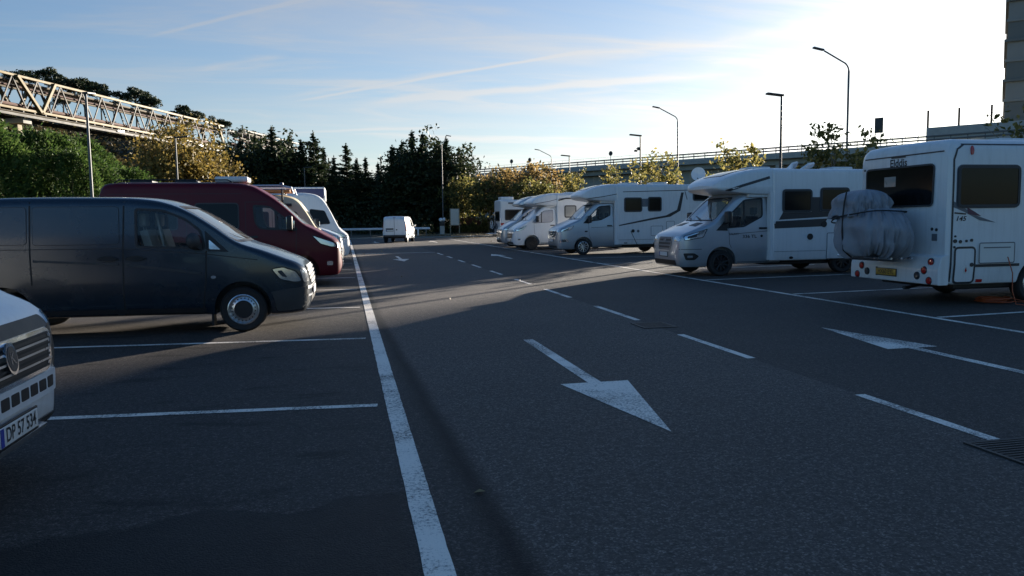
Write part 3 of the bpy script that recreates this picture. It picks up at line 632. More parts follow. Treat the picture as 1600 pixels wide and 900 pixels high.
# ================================================================ tall panel vans (maroon camper, white van)
def tall_van(loc, rz, name, label, body, group, H=2.53, L=5.45, clear=True, ac=False, near=-1, seatm='seat', side_windows=True, bluff=False):
    t = tag(empty(name, loc, rz), label, 'van', group); c = CAB['ducato']
    sp = cab_spec('ducato', L); sp['xs'] = xs_for(L)
    sp['T'] = [p for p in c['T'] if p[0] > -1.6]+[(-1.78, 2.29), (-2.05, H-.09), (-2.35, H-.02), (-2.8, H), (-L+.4, H), (-L+.1, H-.05), (-L, H-.25)]
    sp['B'] = [(0, .48), (-.02, .40), (-.06, .31), (-.15, .25), (-.5, .24), (-1.5, .30), (-L, .36)]
    sp['W'] = sp['W'][:-1]+[(-2.0, 1.02), (-L+.2, 1.02), (-L, .97)]; sp['R'] = [(-L, .16), (-2.4, .17), (-1.8, .13), (-1.3, .09), (-.9, .10), (-.3, .14), (0, .10)]
    if bluff: sp['T'] = [(0, .64), (-.02, .82), (-.05, 1.0), (-.13, 1.10), (-.34, 1.28), (-.50, 1.58), (-.76, 2.10), (-1.0, 2.44), (-1.25, 2.60), (-1.7, 2.67), (-2.6, H), (-L+.4, H), (-L, H-.3)]; clear = False
    rear = -L+.95; r = .34
    ws = windscreen_poly(c) if not bluff else round_poly([(-.86, 1.34), (.86, 1.34), (.78, 2.22), (-.78, 2.22)], .1); win = round_poly([(-1.02, 1.37), (-1.22, 1.58), (-1.66, 1.94), (-2.04, 1.98), (-2.0, 1.56), (-1.90, 1.42)], .07) if not bluff else round_poly([(-.72, 1.50), (-.92, 1.98), (-1.45, 2.05), (-1.45, 1.48)], .06)
    cuts = [arch_cut(x, s, 1.0, r+.075, r+.02) for x in (c['axle'], rear) for s in (-1, 1)]; cav = None
    if clear:
        cav = (c['cowl'][0]-.03, -2.6, .82); cuts.append(prism(ws, 'x', c['head'][0]-.12, c['cowl'][0]+.5))
        for s in (-1, 1): cuts.append(prism(win, 'y', s*.6, s*1.3))
    sh = Shell(t, 'body', sp, body, cuts, cav)
    gm, wm_ = (M['glass'], M['wglass']) if clear else (M['dkglass'], M['dkglass'])
    w = sh.patch('windscreen', ws, 'x', 1, wm_, off=-.005 if clear else .004, step=.1); sh.stroke('screen_rubber', ws, .035, 'x', 1, M['black'], closed=True, parent=w)
    for s in (-1, 1):
        g = sh.patch('door_window', win, 'y', s, gm, off=-.005 if clear else .004); sh.stroke('window_rubber', win, .04, 'y', s, M['black'], closed=True, parent=g)
        if not bluff: sh.stroke('window_bar', [(-1.53, 1.84), (-1.50, 1.38)], .06, 'y', s, M['black'], off=.006, parent=g)
        if side_windows:
            p = rrect(-3.35, 1.42, -2.38, 2.03, .08); q = sh.patch('side_window', p, 'y', s, M['dkglass'], off=.008); sh.stroke('window_frame', p, .03, 'y', s, M['trim'], off=.010, closed=True, parent=q)
            p = rrect(-4.9, 1.42, -3.75, 2.03, .08); q = sh.patch('side_window', p, 'y', s, M['dkglass'], off=.008); sh.stroke('window_frame', p, .03, 'y', s, M['trim'], off=.010, closed=True, parent=q)
        sh.stroke('door_seam', [(-1.06, 1.36), (-1.08, .85), (-1.30, .62), (-1.36, .36), (-2.22, .36), (-2.22, 2.06), (-1.72, 2.06)], .012, 'y', s, M['black'])
        sh.stroke('door_seam', [(-3.55, 2.15), (-3.55, .40)], .012, 'y', s, M['black']); sh.stroke('roof_seam', [(-L+.2, H-.27), (-2.3, H-.27)], .010, 'y', s, M['black'])
        sh.stroke('side_moulding', [(-L+1.45, .66), (-1.42, .66)], .10, 'y', s, body if body is not M['maroon'] else M['black'], off=.014)
        sh.patch('door_handle', rrect(-2.16, 1.20, -1.95, 1.25, .02), 'y', s, M['black'], off=.03)
        headlight(sh, round_poly([(-.70, 1.24), (-.20, 1.06), (-.10, .96), (-.24, .95), (-.50, 1.03)], .04), round_poly([(.60, .95), (.85, .93), (.88, 1.06), (.72, 1.06)], .03), s)
        sh.patch('fog_lamp', rrect(-.36, .50, -.22, .60, .03), 'y', s, M['lamp'], off=.008)
        sh.stroke('arch_lip', [(c['axle']+(r+.1)*math.cos(a), r+.02+(r+.1)*math.sin(a)) for a in [math.pi*(-.05+1.1*i/18) for i in range(19)]], .05, 'y', s, body, off=.012)
        m_ = mirror(t, -1.20, s, 1.04, 1.36, M['black'], .36, .22); MB().box(-1.12, -1.09, s*1.09-.03, s*1.09+.06, 1.42, 1.60, .005).build('mirror_indicator', M['chrome'], m_)
        wheel(t, c['axle'], s, 1.0, r, 'cap'); wheel(t, rear, s, 1.0, r, 'cap')
        sh.patch('rear_light', rrect(-L+.02, .9, -L+.12, 1.6, .02), 'y', s, M['red'], off=.008)
    grille(sh, round_poly([(-.55, .60), (.55, .60), (.62, .80), (-.62, .80)], .06), 2, M['trim'], M['chrome'])
    grille(sh, round_poly([(-.50, .92), (.50, .92), (.56, 1.02), (-.56, 1.02)], .03), 2, M['trim'])
    sh.patch('lower_bumper', rrect(-.66, .30, .66, .42, .03), 'x', 1, M['black'], off=.008); number_plate(t, sh, '', 'x', 1, 0, .50)
    for yy in (.25, -.40): sh.stroke('wiper', [(yy, 1.53), (yy-.5 if yy > 0 else yy-.3, 1.63)], .022, 'x', 1, M['black'], off=.03)
    if clear:
        MB().box(-1.34, -.90, -.86, .86, .84, 1.43, .05).build('dashboard', M['trim'], t)
        for yy in (-.45, .45): seat(t, -1.95, yy, .95, M[seatm])
    if ac:
        a = MB(); a.box(-2.98, -2.20, -.36, .36, H+.03, H+.17, .06); a.build('roof_air_conditioner', M['grp'], t)
        for x0 in (-3.9, -4.9): roof_light(t, x0, x0+.5, -.3, .3, H+.03, M['black'], .05)
        MB().tube([(-5.1, -.86, H-.01), (-5.0, -.86, H+.06), (-2.6, -.86, H+.06), (-2.5, -.86, H+.0)], .016, 6).build('roof_rail', M['black'], t)
    return t
# ================================================================ coachbuilt motorhomes (right)
def ford_home(loc, rz):
    t = tag(empty('motorhome', loc, rz), 'motorhome with silver cab and black bands along its side, beside the covered bikes', 'motorhome', VG)
    sh, c = build_cab(t, 'transit', M['silver'], 1, wheel_style='black', spokes=10, r=.345)
    grille(sh, round_poly([(-.36, .68), (.36, .68), (.42, .86), (.40, 1.05), (-.40, 1.05), (-.42, .86)], .06), 4, M['mgrey'], M['silver'])
    sh.patch('badge', disc(0, .94, .085, 16, .04), 'x', 1, M['mgrey'], off=.03)
    sh.patch('lower_bumper', rrect(-.68, .30, .68, .43, .04), 'x', 1, M['black'], off=.01); number_plate(t, sh, '', 'x', 1, 0, .58)
    for s in (-1, 1):
        headlight(sh, round_poly([(-.17, .95), (-.16, 1.06), (-.78, 1.25), (-.66, 1.03)], .03), round_poly([(.56, .93), (.84, .93), (.86, 1.06), (.58, 1.05)], .03), s, round_poly([(-.25, 1.0), (-.24, 1.05), (-.50, 1.13), (-.48, 1.05)], .02))
        f = sh.patch('fog_recess', round_poly([(-.14, .62), (-.42, .62), (-.55, .54), (-.44, .44), (-.20, .44)], .04), 'y', s, M['black'], off=.008); sh.patch('fog_lamp', rrect(-.38, .50, -.24, .56, .02), 'y', s, M['lamp'], off=.014, parent=f)
        sh.stroke('bumper_line', [(-.06, .72), (-.62, .72)], .02, 'y', s, M['mgrey'], off=.005)
        sh.stroke('side_crease', [(-1.45, 1.10), (-2.52, 1.17)], .012, 'y', s, M['dgrey'], off=.004)
        sh.patch('corner_trim', round_poly([(-1.02, 1.20), (-1.30, 1.47), (-1.36, 1.19)], .02), 'y', s, M['black'], off=.005)
    sh.text('model_lettering', '336 TL', .115, 'y', 1, -1.98, 1.03, M['ink'], sx=1.25); sh.text('model_lettering', 'GALAXY', .075, 'y', 1, -1.53, 1.10, M['ink'])
    sh.patch('round_badge', disc(-2.33, 1.04, .035), 'y', 1, M['ink'], off=.005)
    for yy in (.42, -.42): sh.patch('bonnet_vent', [(-.62, yy-.2), (-.62, yy+.2), (-.84, yy+.18), (-.84, yy-.18)], 'z', 1, M['black'], off=.006)
    MB().tube([(-1.0, .80, 1.42), (-.92, .88, 1.62)], .01, 6).build('aerial', M['black'], t)
    bx = Shell(t, 'habitation_body', box_spec(-2.58, -7.15, 1.16, .37, 2.80, .12, .18), M['grp'], [arch_cut(-4.75, s, 1.16, .43, .36) for s in (-1, 1)])
    fr = fairing(t, 'roof_fairing', -1.02, -3.1, 2.14, 2.34, 2.83, 1.12, M['grp'])
    fr.patch('skylight', round_poly([(-1.38, -.55), (-1.38, .55), (-2.15, .62), (-2.15, -.62)], .1), 'z', 1, M['dkglass'], off=.012)
    for s in (-1, 1): fr.stroke('fairing_stripe', [(-1.28, 2.22), (-1.7, 2.36), (-2.5, 2.58)], .07, 'y', s, M['dgrey'], off=.006)
    MB().box(-2.64, -1.95, -1.0, 1.0, 2.06, 2.2, .03).build('fairing_base', M['grp'], t)
    for s in (-1, 1):
        for y0 in (s*.99,): MB().box(-2.66, -2.50, y0-.02, y0+s*.15 if s > 0 else y0+.02, .40, 2.2, .0).build('cab_flank', M['grp'], t) if s > 0 else MB().box(-2.66, -2.50, y0-.15, y0+.02, .40, 2.2, .0).build('cab_flank', M['grp'], t)
        hab_window(bx, -3.68, 1.68, -2.86, 2.23, s); hab_window(bx, -4.8, 1.70, -3.98, 2.27, s); hab_window(bx, -6.6, 1.7, -5.7, 2.27, s)
        bx.patch('black_band', [(-2.74, 1.46), (-2.86, 1.66), (-3.70, 1.66), (-3.70, 2.05), (-3.96, 2.05), (-3.96, 1.69), (-5.6, 1.69), (-5.5, 1.55), (-4.7, 1.55)], 'y', s, M['dgrey'], off=.004)
        bx.patch('black_band', [(-2.60, 1.42), (-4.18, 1.48), (-4.06, 1.27), (-2.62, 1.23)], 'y', s, M['dgrey'], off=.004)
        round_cap(bx, -4.08, 1.33, .085, s, M['black']); round_cap(bx, -3.67, 1.0, .085, s, M['black']); bx.patch('side_marker', disc(-3.13, .45, .06, 14, .035), 'y', s, M['black'], off=.01)
        locker(bx, -4.18, .40, -4.9 if s < 0 else -4.25-.55, 1.09, s, M['grp']); locker(bx, -6.7, .45, -5.9, 1.1, s, M['grp'])
        bx.stroke('skirt_line', [(-2.62, .62), (-4.15, .62)], .010, 'y', s, M['mgrey'], off=.004)
        wheel(t, -4.75, s, 1.05, .345, 'black', nspoke=10)
    roof_light(t, -2.95, -2.40, -.35, .35, 2.84, M['grp'], .07); roof_light(t, -5.5, -4.9, -.35, .35, 2.82, M['grp'], .09)
    d = MB(); d.add([(-3.45, .55, 2.83), (-3.60, .35, 3.02), (-3.85, .2, 3.07), (-4.0, -.1, 2.98), (-3.85, -.15, 2.86), (-3.55, .1, 2.84)], [(0, 1, 2, 3, 4, 5)]); d.add([(-3.75, .5, 2.84), (-4.05, .4, 3.0), (-4.40, .15, 3.05), (-4.45, .0, 2.97), (-4.15, .0, 2.84)], [(0, 1, 2, 3, 4)])
    dd = d.build('folded_satellite_dish', M['grp'], t, None); md = dd.modifiers.new('s', 'SOLIDIFY'); md.thickness = .05
    chassis(t, -2.5, -7.0); return t
def sprinter_home(loc, rz):
    t = tag(empty('motorhome', loc, rz), 'motorhome with silver blue cab and round satellite dish on the roof', 'motorhome', VG)
    sh, c = build_cab(t, 'sprinter', M['silver'], 1, r=.345, spokes=10)
    grille(sh, round_poly([(-.40, .80), (.40, .80), (.48, 1.06), (-.48, 1.06)], .05), 3, M['silver'], M['chrome'])
    sh.patch('badge', disc(0, .94, .10), 'x', 1, M['chrome'], off=.03)
    sh.patch('lower_bumper', rrect(-.66, .30, .66, .40, .03), 'x', 1, M['black'], off=.01); sh.stroke('bumper_lip', [(-.74, .47), (.74, .47)], .07, 'x', 1, M['alloy'], off=.03); number_plate(t, sh, '', 'x', 1, 0, .62)
    for s in (-1, 1):
        headlight(sh, round_poly([(-.14, 1.0), (-.18, 1.09), (-.72, 1.27), (-.60, 1.10)], .03), round_poly([(.56, .98), (.84, .98), (.87, 1.1), (.60, 1.08)], .03), s, round_poly([(-.22, 1.05), (-.48, 1.16), (-.52, 1.12), (-.30, 1.04)], .01))
        f = sh.patch('fog_recess', round_poly([(-.10, .66), (-.40, .72), (-.52, .58), (-.12, .54)], .04), 'y', s, M['lamp'], off=.01); sh.patch('fog_inner', rrect(-.36, .58, -.20, .65, .02), 'y', s, M['black'], off=.015, parent=f)
        sh.stroke('side_crease', [(-1.5, 1.17), (-2.5, 1.2)], .014, 'y', s, M['dgrey'], off=.004); sh.patch('corner_trim', round_poly([(-1.13, 1.36), (-1.40, 1.62), (-1.42, 1.36)], .02), 'y', s, M['black'], off=.005)
        sh.patch('wing_badge', rrect(-1.33, .98, -1.20, 1.04, .01), 'y', s, M['black'], off=.006)
    bx = Shell(t, 'habitation_body', box_spec(-2.62, -7.35, 1.15, .40, 3.02, .14, .18), M['grp'], [arch_cut(-4.75, s, 1.15, .43, .36) for s in (-1, 1)])
    fr = fairing(t, 'roof_fairing', -1.08, -3.2, 2.30, 2.53, 3.05, 1.13, M['grp'])
    fr.patch('skylight', round_poly([(-1.40, -.5), (-1.40, .5), (-2.05, .6), (-2.05, -.6)], .1), 'z', 1, M['dkglass'], off=.012)
    MB().box(-2.66, -1.95, -1.0, 1.0, 2.22, 2.36, .03).build('fairing_base', M['grp'], t)
    for s in (-1, 1):
        MB().box(-2.70, -2.54, min(s*.97, s*1.14), max(s*.97, s*1.14), .42, 2.32, 0).build('cab_flank', M['grp'], t)
        fr.stroke('fairing_line', [(-1.2, 2.40), (-2.0, 2.5), (-2.7, 2.62), (-3.0, 2.78)], .03, 'y', s, M['dgrey'], off=.006)
        hab_window(bx, -3.75, 1.86, -2.98, 2.42, s); hab_window(bx, -4.66, 1.87, -4.08, 2.44, s); hab_window(bx, -6.9, 2.32, -6.2, 2.92, s)
        bx.patch('window_infill', rrect(-4.05, 2.05, -3.79, 2.40, .03), 'y', s, M['mgrey'], off=.006)
        bx.patch('swoosh', [(-2.72, 1.22), (-2.72, 1.27), (-4.2, 1.55), (-4.9, 1.66), (-5.42, 1.90), (-5.62, 2.66), (-5.74, 2.66), (-5.58, 1.86), (-5.1, 1.60), (-4.3, 1.48)], 'y', s, M['dgrey'], off=.004)
        bx.stroke('top_line', [(-2.9, 2.70), (-6.9, 2.78)], .03, 'y', s, M['dgrey'], off=.005); bx.stroke('thin_stripe', [(-5.8, 2.7), (-5.9, 2.35)], .04, 'y', s, M['mgrey'], off=.004)
        locker(bx, -4.75, .78, -4.2, 1.20, s, M['grp']); locker(bx, -5.30, 1.05, -4.92, 1.40, s, M['grp']); round_cap(bx, -3.36, 1.0, .075, s, M['black']); round_cap(bx, -3.60, .99, .06, s, M['mgrey'])
        bx.patch('side_marker', rrect(-3.1, .46, -2.95, .50, .015), 'y', s, M['black'], off=.008); bx.stroke('skirt_line', [(-2.7, .62), (-4.3, .62)], .012, 'y', s, M['mgrey'], off=.004)
        wheel(t, -4.75, s, 1.04, .345, 'alloy', nspoke=10)
    roof_light(t, -3.9, -3.2, -.35, .35, 3.06, M['grp'], .08); roof_light(t, -5.3, -4.6, -.35, .35, 3.05, M['grp'], .10)
    d = MB(); d.lathe([(0, 0), (.18, .012), (.30, .035), (.40, .065), (.40, .08), (.28, .05), (0, .015)], 28, 'x'); do = d.build('satellite_dish', M['white'], t); do.location = (-6.98, 0, 3.52); do.scale = (.8, .8, .8); do.rotation_euler = (0, R(-12), R(60))
    MB().tube([(-7.03, 0, 3.02), (-7.03, 0, 3.18), (-7.01, 0, 3.45)], .035, 8).tube([(-7.05, .1, 3.2), (-6.90, .28, 3.24), (-6.75, .36, 3.34)], .018, 6).build('dish_arm', M['trim'], do.parent)
    MB().box(-7.28, -6.70, -.3, .3, 3.0, 3.12, .04).build('dish_base', M['dgrey'], t)
    chassis(t, -2.5, -7.2); return t
def ducato_home(loc, rz, label, cabm, screens, win, L=6.9, Ht=2.86, flank=True):
    t = tag(empty('motorhome', loc, rz), label, 'motorhome', VG)
    sh, c = build_cab(t, 'ducato', cabm, 1, clear=not screens, screens=screens, r=.34, wheel_style='black' if screens else 'alloy', spokes=8)
    grille(sh, round_poly([(-.55, .62), (.55, .62), (.60, .84), (-.60, .84)], .05), 3, M['trim'], M['black']); sh.patch('lower_bumper', rrect(-.66, .30, .66, .40, .03), 'x', 1, M['black'], off=.01); number_plate(t, sh, '', 'x', 1, 0, .50)
    for s in (-1, 1):
        headlight(sh, round_poly([(-.70, 1.25), (-.22, 1.08), (-.12, .98), (-.26, .97), (-.50, 1.06)], .04), round_poly([(.60, .97), (.85, .95), (.88, 1.08), (.72, 1.08)], .03), s, round_poly([(-.60, 1.2), (-.30, 1.08), (-.22, 1.02), (-.46, 1.08)], .02))
        if screens: sh.patch('corner_screen', round_poly([(-.98, 1.40), (-1.30, 1.74), (-1.32, 1.40)], .02), 'y', s, M['screen'], off=.006)
        sh.patch('fog_lamp', rrect(-.36, .50, -.22, .58, .03), 'y', s, M['lamp'], off=.008)
    bx = Shell(t, 'habitation_body', box_spec(-2.28, -L, 1.13, .40, Ht, .14, .18), M['grp'], [arch_cut(-4.4, s, 1.13, .43, .36) for s in (-1, 1)])
    fr = fairing(t, 'roof_fairing', -.98, -2.8, 2.24, 2.40, Ht+.03, 1.10, M['grp'] if cabm is not M['silver'] else M['silver'])
    fr.patch('skylight', round_poly([(-1.30, -.5), (-1.30, .5), (-1.85, .6), (-1.85, -.6)], .1), 'z', 1, M['dkglass'], off=.012)
    MB().box(-2.32, -1.75, -1.0, 1.0, 2.18, 2.30, .03).build('fairing_base', M['grp'], t)
    for s in (-1, 1):
        hab_window(bx, *win, s, M['tint']); hab_window(bx, -5.6, 1.66, -4.9, 2.2, s); fr.stroke('fairing_line', [(-1.15, 2.36), (-1.9, 2.48), (-2.6, 2.66)], .025, 'y', s, M['dgrey'], off=.006)
        bx.stroke('top_line', [(-2.4, 2.62), (-6.6, 2.66)], .025, 'y', s, M['dgrey'], off=.005); locker(bx, -3.9, .6, -3.3, 1.0, s, M['grp']); bx.stroke('thin_stripe', [(-2.4, 1.25), (-6.7, 1.3)], .02, 'y', s, M['mgrey'], off=.004)
        wheel(t, -4.4, s, 1.02, .34, 'black' if screens else 'alloy')
    if screens:
        sh.stroke('ring_decal', disc(-2.02, .80, .12), .03, 'y', 1, M['mgrey'], off=.005, closed=True)
        aw = MB().tube([(-2.35, 1.15, 2.52), (-2.75, 1.15, 2.62), (-6.4, 1.15, 2.64)], .035, 8).build('awning_case', M['dgrey'], t)
    roof_light(t, -3.6, -3.0, -.35, .35, Ht+.03, M['grp'], .08); chassis(t, -2.2, -L+.1); return t
# ================================================================ motorhome seen from behind (right, near)
def rear_home(loc, rz):
    t = tag(empty('motorhome', loc, rz), 'white motorhome seen from behind with the covered bike rack, nearest on the right', 'motorhome', VG)
    X = -6.9; wd = 1.15
    sh, c = build_cab(t, 'ducato', M['white'], -1, clear=False, L=2.6)
    bx = Shell(t, 'habitation_body', box_spec(-2.2, X, wd, .36, 2.80, .20, .16), M['grp'], [arch_cut(-5.05, s, wd, .44, .36) for s in (-1, 1)])
    fairing(t, 'roof_fairing', -.95, -2.9, 2.24, 2.40, 2.82, 1.12, M['grp'])
    p = round_poly([(-.78, 1.70), (.92, 1.70), (.93, 2.40), (-.80, 2.40)], .08)
    g = bx.patch('rear_window', p, 'x', -1, M['dkglass'], off=.02); bx.stroke('window_frame', p, .03, 'x', -1, M['trim'], off=.022, closed=True, parent=g)
    MB().box(X-.026, X-.022, .12, .42, 2.06, 2.24, .001).build('window_sticker', M['tint'], g)
    bx.stroke('roof_trim', [(-1.0, 2.60), (1.0, 2.60)], .022, 'x', -1, M['dgrey'], off=.006)
    bx.text('brand_lettering', 'Elddis', .19, 'x', -1, .09, 2.475, M['ink'], sx=1.0); bx.stroke('brake_light', [(-.10, 2.582), (.27, 2.582)], .03, 'x', -1, M['dgrey'], off=.012)
    # moulded lower rear panel
    v, f = prism(round_poly([(X-.16, .36), (X-.16, .62), (X-.10, .84), (X+.05, .88), (X+.05, .36)], .03), 'y', -1.13, 1.13)
    rp = mk('rear_bumper', v, f, M['grp'], t, 30); fix_normals(rp.data)
    md = rp.modifiers.new('b', 'BEVEL'); md.width = .03; md.segments = 3; md.limit_method = 'ANGLE'
    xr = X-.16
    for s in (-1, 1):
        for (yy, z, m) in ((.93, .745, 'red'), (.81, .60, 'red'), (.65, .50, 'dgrey'), (.93, .43, 'red')):
            l = MB(); l.lathe([(0, -.02), (.045, -.018), (.055, -.008), (.06, .01)], 16, 'x'); o = l.build('rear_light', M[m], t); o.location = ((X-.13 if z > .7 else xr), s*yy, z); o.rotation_euler = (0, R(0), 0)
            MB().lathe([(.056, -.004), (.066, -.012), (.072, .006)], 16, 'x').build('light_bezel', M['dgrey'], o)
    number_plate(t, bx, 'HX60 EYL', 'x', -1, .12, .52, M['yplate'], .52, .11, False, off=.175)
    MB().box(xr-.012, xr+.01, .36, .40, .44, .60, .004).build('plate_lamp', M['trim'], t)
    # body seams and side fittings on both flanks
    for s in (-1, 1):
        bx.stroke('corner_trim', [(X+.07, .42), (X+.07, 2.45), (X+.12, 2.62), (X+.25, 2.70)], .03, 'y', s, M['dgrey'], off=.008); bx.stroke('roof_gutter', [(X+.2, 2.70), (-2.4, 2.70)], .02, 'y', s, M['dgrey'], off=.008)
        hab_window(bx, X+.16, 1.68, X+1.34, 2.33, s); hab_window(bx, X+2.2, 1.68, X+3.2, 2.33, s)
        p = rrect(X+.13, .40, X+.52, .99, .07); l = bx.patch('gas_locker', p, 'y', s, M['grp'], off=.012); bx.stroke('locker_seal', p, .035, 'y', s, M['dgrey'], off=.014, closed=True, parent=l)
        bx.patch('warning_sticker', [(X+.29, .62), (X+.35, .70), (X+.41, .62), (X+.35, .54)], 'y', s, M['plate'], off=.018, parent=l); bx.patch('sticker_mark', [(X+.33, .60), (X+.35, .66), (X+.37, .60), (X+.35, .575)], 'y', s, M['red'], off=.022, parent=l)
        bx.patch('locker_lock', disc(X+.46, .70, .035), 'y', s, M['dgrey'], off=.022, parent=l)
        q = rrect(X+.60, .72, X+1.30, 1.06, .03); k = bx.patch('vent_box', q, 'y', s, M['plate'], off=.02); bx.stroke('vent_edge', q, .018, 'y', s, M['mgrey'], off=.022, closed=True, parent=k); bx.stroke('vent_slot', [(X+.68, .98), (X+1.22, .98)], .02, 'y', s, M['mgrey'], off=.023, parent=k)
        bx.stroke('side_moulding', [(X+.54, .68), (X+1.42, .68)], .045, 'y', s, M['dgrey'], off=.012)
        bx.patch('side_marker', rrect(X+.58, .40, X+.70, .45, .01), 'y', s, M['red'], off=.012); bx.patch('top_marker', disc(X+.40, 2.60, .03, 14, .075), 'y', s, M['red'], off=.02)
        for (dx, dz, rr) in ((.10, 1.18, .018), (.10, 1.10, .032), (.20, 1.09, .028), (.32, 1.10, .022), (.42, 1.11, .026), (.09, 1.0, .02)): bx.patch('fitting', disc(X+dx+.03, dz, rr), 'y', s, M['dgrey'], off=.014)
        bx.patch('wing_decal', [(X+.09, 1.76), (X+.50, 1.53), (X+.92, 1.40), (X+.60, 1.44), (X+.30, 1.58), (X+.09, 1.66)], 'y', s, M['mgrey'], off=.005)
        bx.patch('wing_decal_tip', [(X+.34, 1.66), (X+.50, 1.58), (X+.62, 1.51), (X+.36, 1.55)], 'y', s, pmat('plum_decal', (.09, .03, .06), .4) if 'plum' not in M else M['plum'], off=.007)
        bx.stroke('wing_decal_line', [(X+.10, 1.57), (X+.32, 1.55)], .025, 'y', s, M['dgrey'], off=.006)
        bx.text('model_lettering', '145', .11, 'y', s, X+(.22), 1.47, M['ink'], shear=.25, sx=1.25)
        wheel(t, -5.05, s, 1.05, .34, 'cap')
    for (dy, dz) in ((.78, 1.30), (.88, 1.29)): bx.patch('fitting', [(-a, b) for a, b in disc(dy, dz, .028)], 'x', -1, M['dgrey'], off=.008)
    bx.patch('grey_sticker', rrect(-.90, 1.10, -.78, 1.22, .01), 'x', -1, M['mgrey'], off=.006)
    bx.patch('round_sticker', disc(1.0, 2.40, .02), 'x', -1, M['dgrey'], off=.01)
    MB().tube([(X+.3, -.3, .33), (X-.05, -.3, .26), (X-.18, -.36, .27)], .03, 8).build('tow_bar', M['black'], t)
    # bike rack
    rk = MB()
    for yy in (-.30, .40): rk.tube([(X-.02, yy, 1.35), (X-.14, yy, 1.3), (X-.19, yy, .86), (X-.75, yy, .80)], .018, 8)
    for xx in (-.25, -.45, -.65): rk.tube([(X+xx, -.62, .80), (X+xx, .85, .80)], .02, 8)
    rk.build('bike_rack', M['alloy'], t)
    roof_light(t, -5.2, -4.6, -.35, .35, 2.82, M['grp'], .08); roof_light(t, -3.6, -3.0, -.35, .35, 2.82, M['grp'], .08)
    chassis(t, -2.2, X+.35); return t
def bike_cover(loc):
    """two-bulge cloth cover over bicycles; local x to the lane, y along the vehicle's width, base at z=0"""
    t = tag(empty('bike_cover', loc), 'crumpled silver grey cloth cover strapped over bikes on the rear rack', 'cover')
    def surf(z0, z1, nz, na, ph, hy, hx, cy, amp):
        v = []; f = []
        for i in range(nz+1):
            u = i/nz; z = z0+(z1-z0)*u
            for j in range(na):
                a = 2*math.pi*j/na; c, s = math.cos(a), math.sin(a); e = .74
                x = hx(u)*math.copysign(abs(c)**e, c); y = hy(u, s)*math.copysign(abs(s)**e, s)
                pull = 1-math.exp(-((u-.5)/.42)**2)*.35
                fold = amp(u)*((1-2*abs(math.sin(7*a+1.1*math.sin(2.2*u+ph)+ph)))*.55+math.sin(29*a+4.5*u+2*math.sin(3*a)+ph*2)*.30+math.sin(47*a-7*u*u+ph)*.20)
                fold += .030*math.sin(3.3*a+5.0*u+ph)*math.sin(4.0*u+1.7*a)+.014*math.sin(9*u+6*a+ph)*math.sin(5*a-4*u)
                r = math.hypot(x, y)+1e-6; q = 1+fold/r*min(1, r*3)
                v.append((x*q, cy(u)+y*q, z+.05*math.sin(2*a+ph)*(1-u)+.02*math.sin(7*a+ph)*(1-u)))
        for i in range(nz):
            for j in range(na): f.append((i*na+j, i*na+(j+1) % na, (i+1)*na+(j+1) % na, (i+1)*na+j))
        f.append(tuple(reversed(range(na)))); f.append(tuple(nz*na+j for j in range(na)))
        return v, f
    bag = pchip([(0, .62), (.10, .80), (.30, .97), (.55, 1.0), (.78, .90), (.92, .74), (1, .60)])
    v, f = surf(.0, .86, 34, 160, .4, lambda u, s: .86*bag(u), lambda u: .36*bag(u), lambda u: -.08, lambda u: .085*(abs(u-.62)*1.5+.30)); mk('lower_cover', v, f, M['cover'], t, 70)
    cap = pchip([(0, .98), (.10, .93), (.35, .90), (.60, .88), (.78, .78), (.90, .56), (.97, .30), (1, .05)])
    v, f = surf(.70, 1.22, 30, 150, 1.9, lambda u, s: (.84 if s > 0 else .46)*cap(u)*(1+.12*max(0, s)*(u < .75)*u), lambda u: .35*cap(u), lambda u: .10, lambda u: .075*(1-u)+.012); mk('upper_cover', v, f, M['cover'], t, 70)
    s = MB(); ring = []
    for j in range(49):
        a = 2*math.pi*j/48; c, q = math.cos(a), math.sin(a); ring.append((.375*math.copysign(abs(c)**.74, c), .05+.80*math.copysign(abs(q)**.74, q), .74-.10*math.sin(a)+.03*math.sin(2*a+1)))
    s.tube(ring, .013, 6, False); s.tube([(-.30, .24, 1.18), (-.34, .24, 1.0), (-.375, .23, .72), (-.39, .22, .45), (-.36, .21, .12), (-.2, .20, -.02)], .014, 6)
    s.build('strap', M['strap'], t); return t
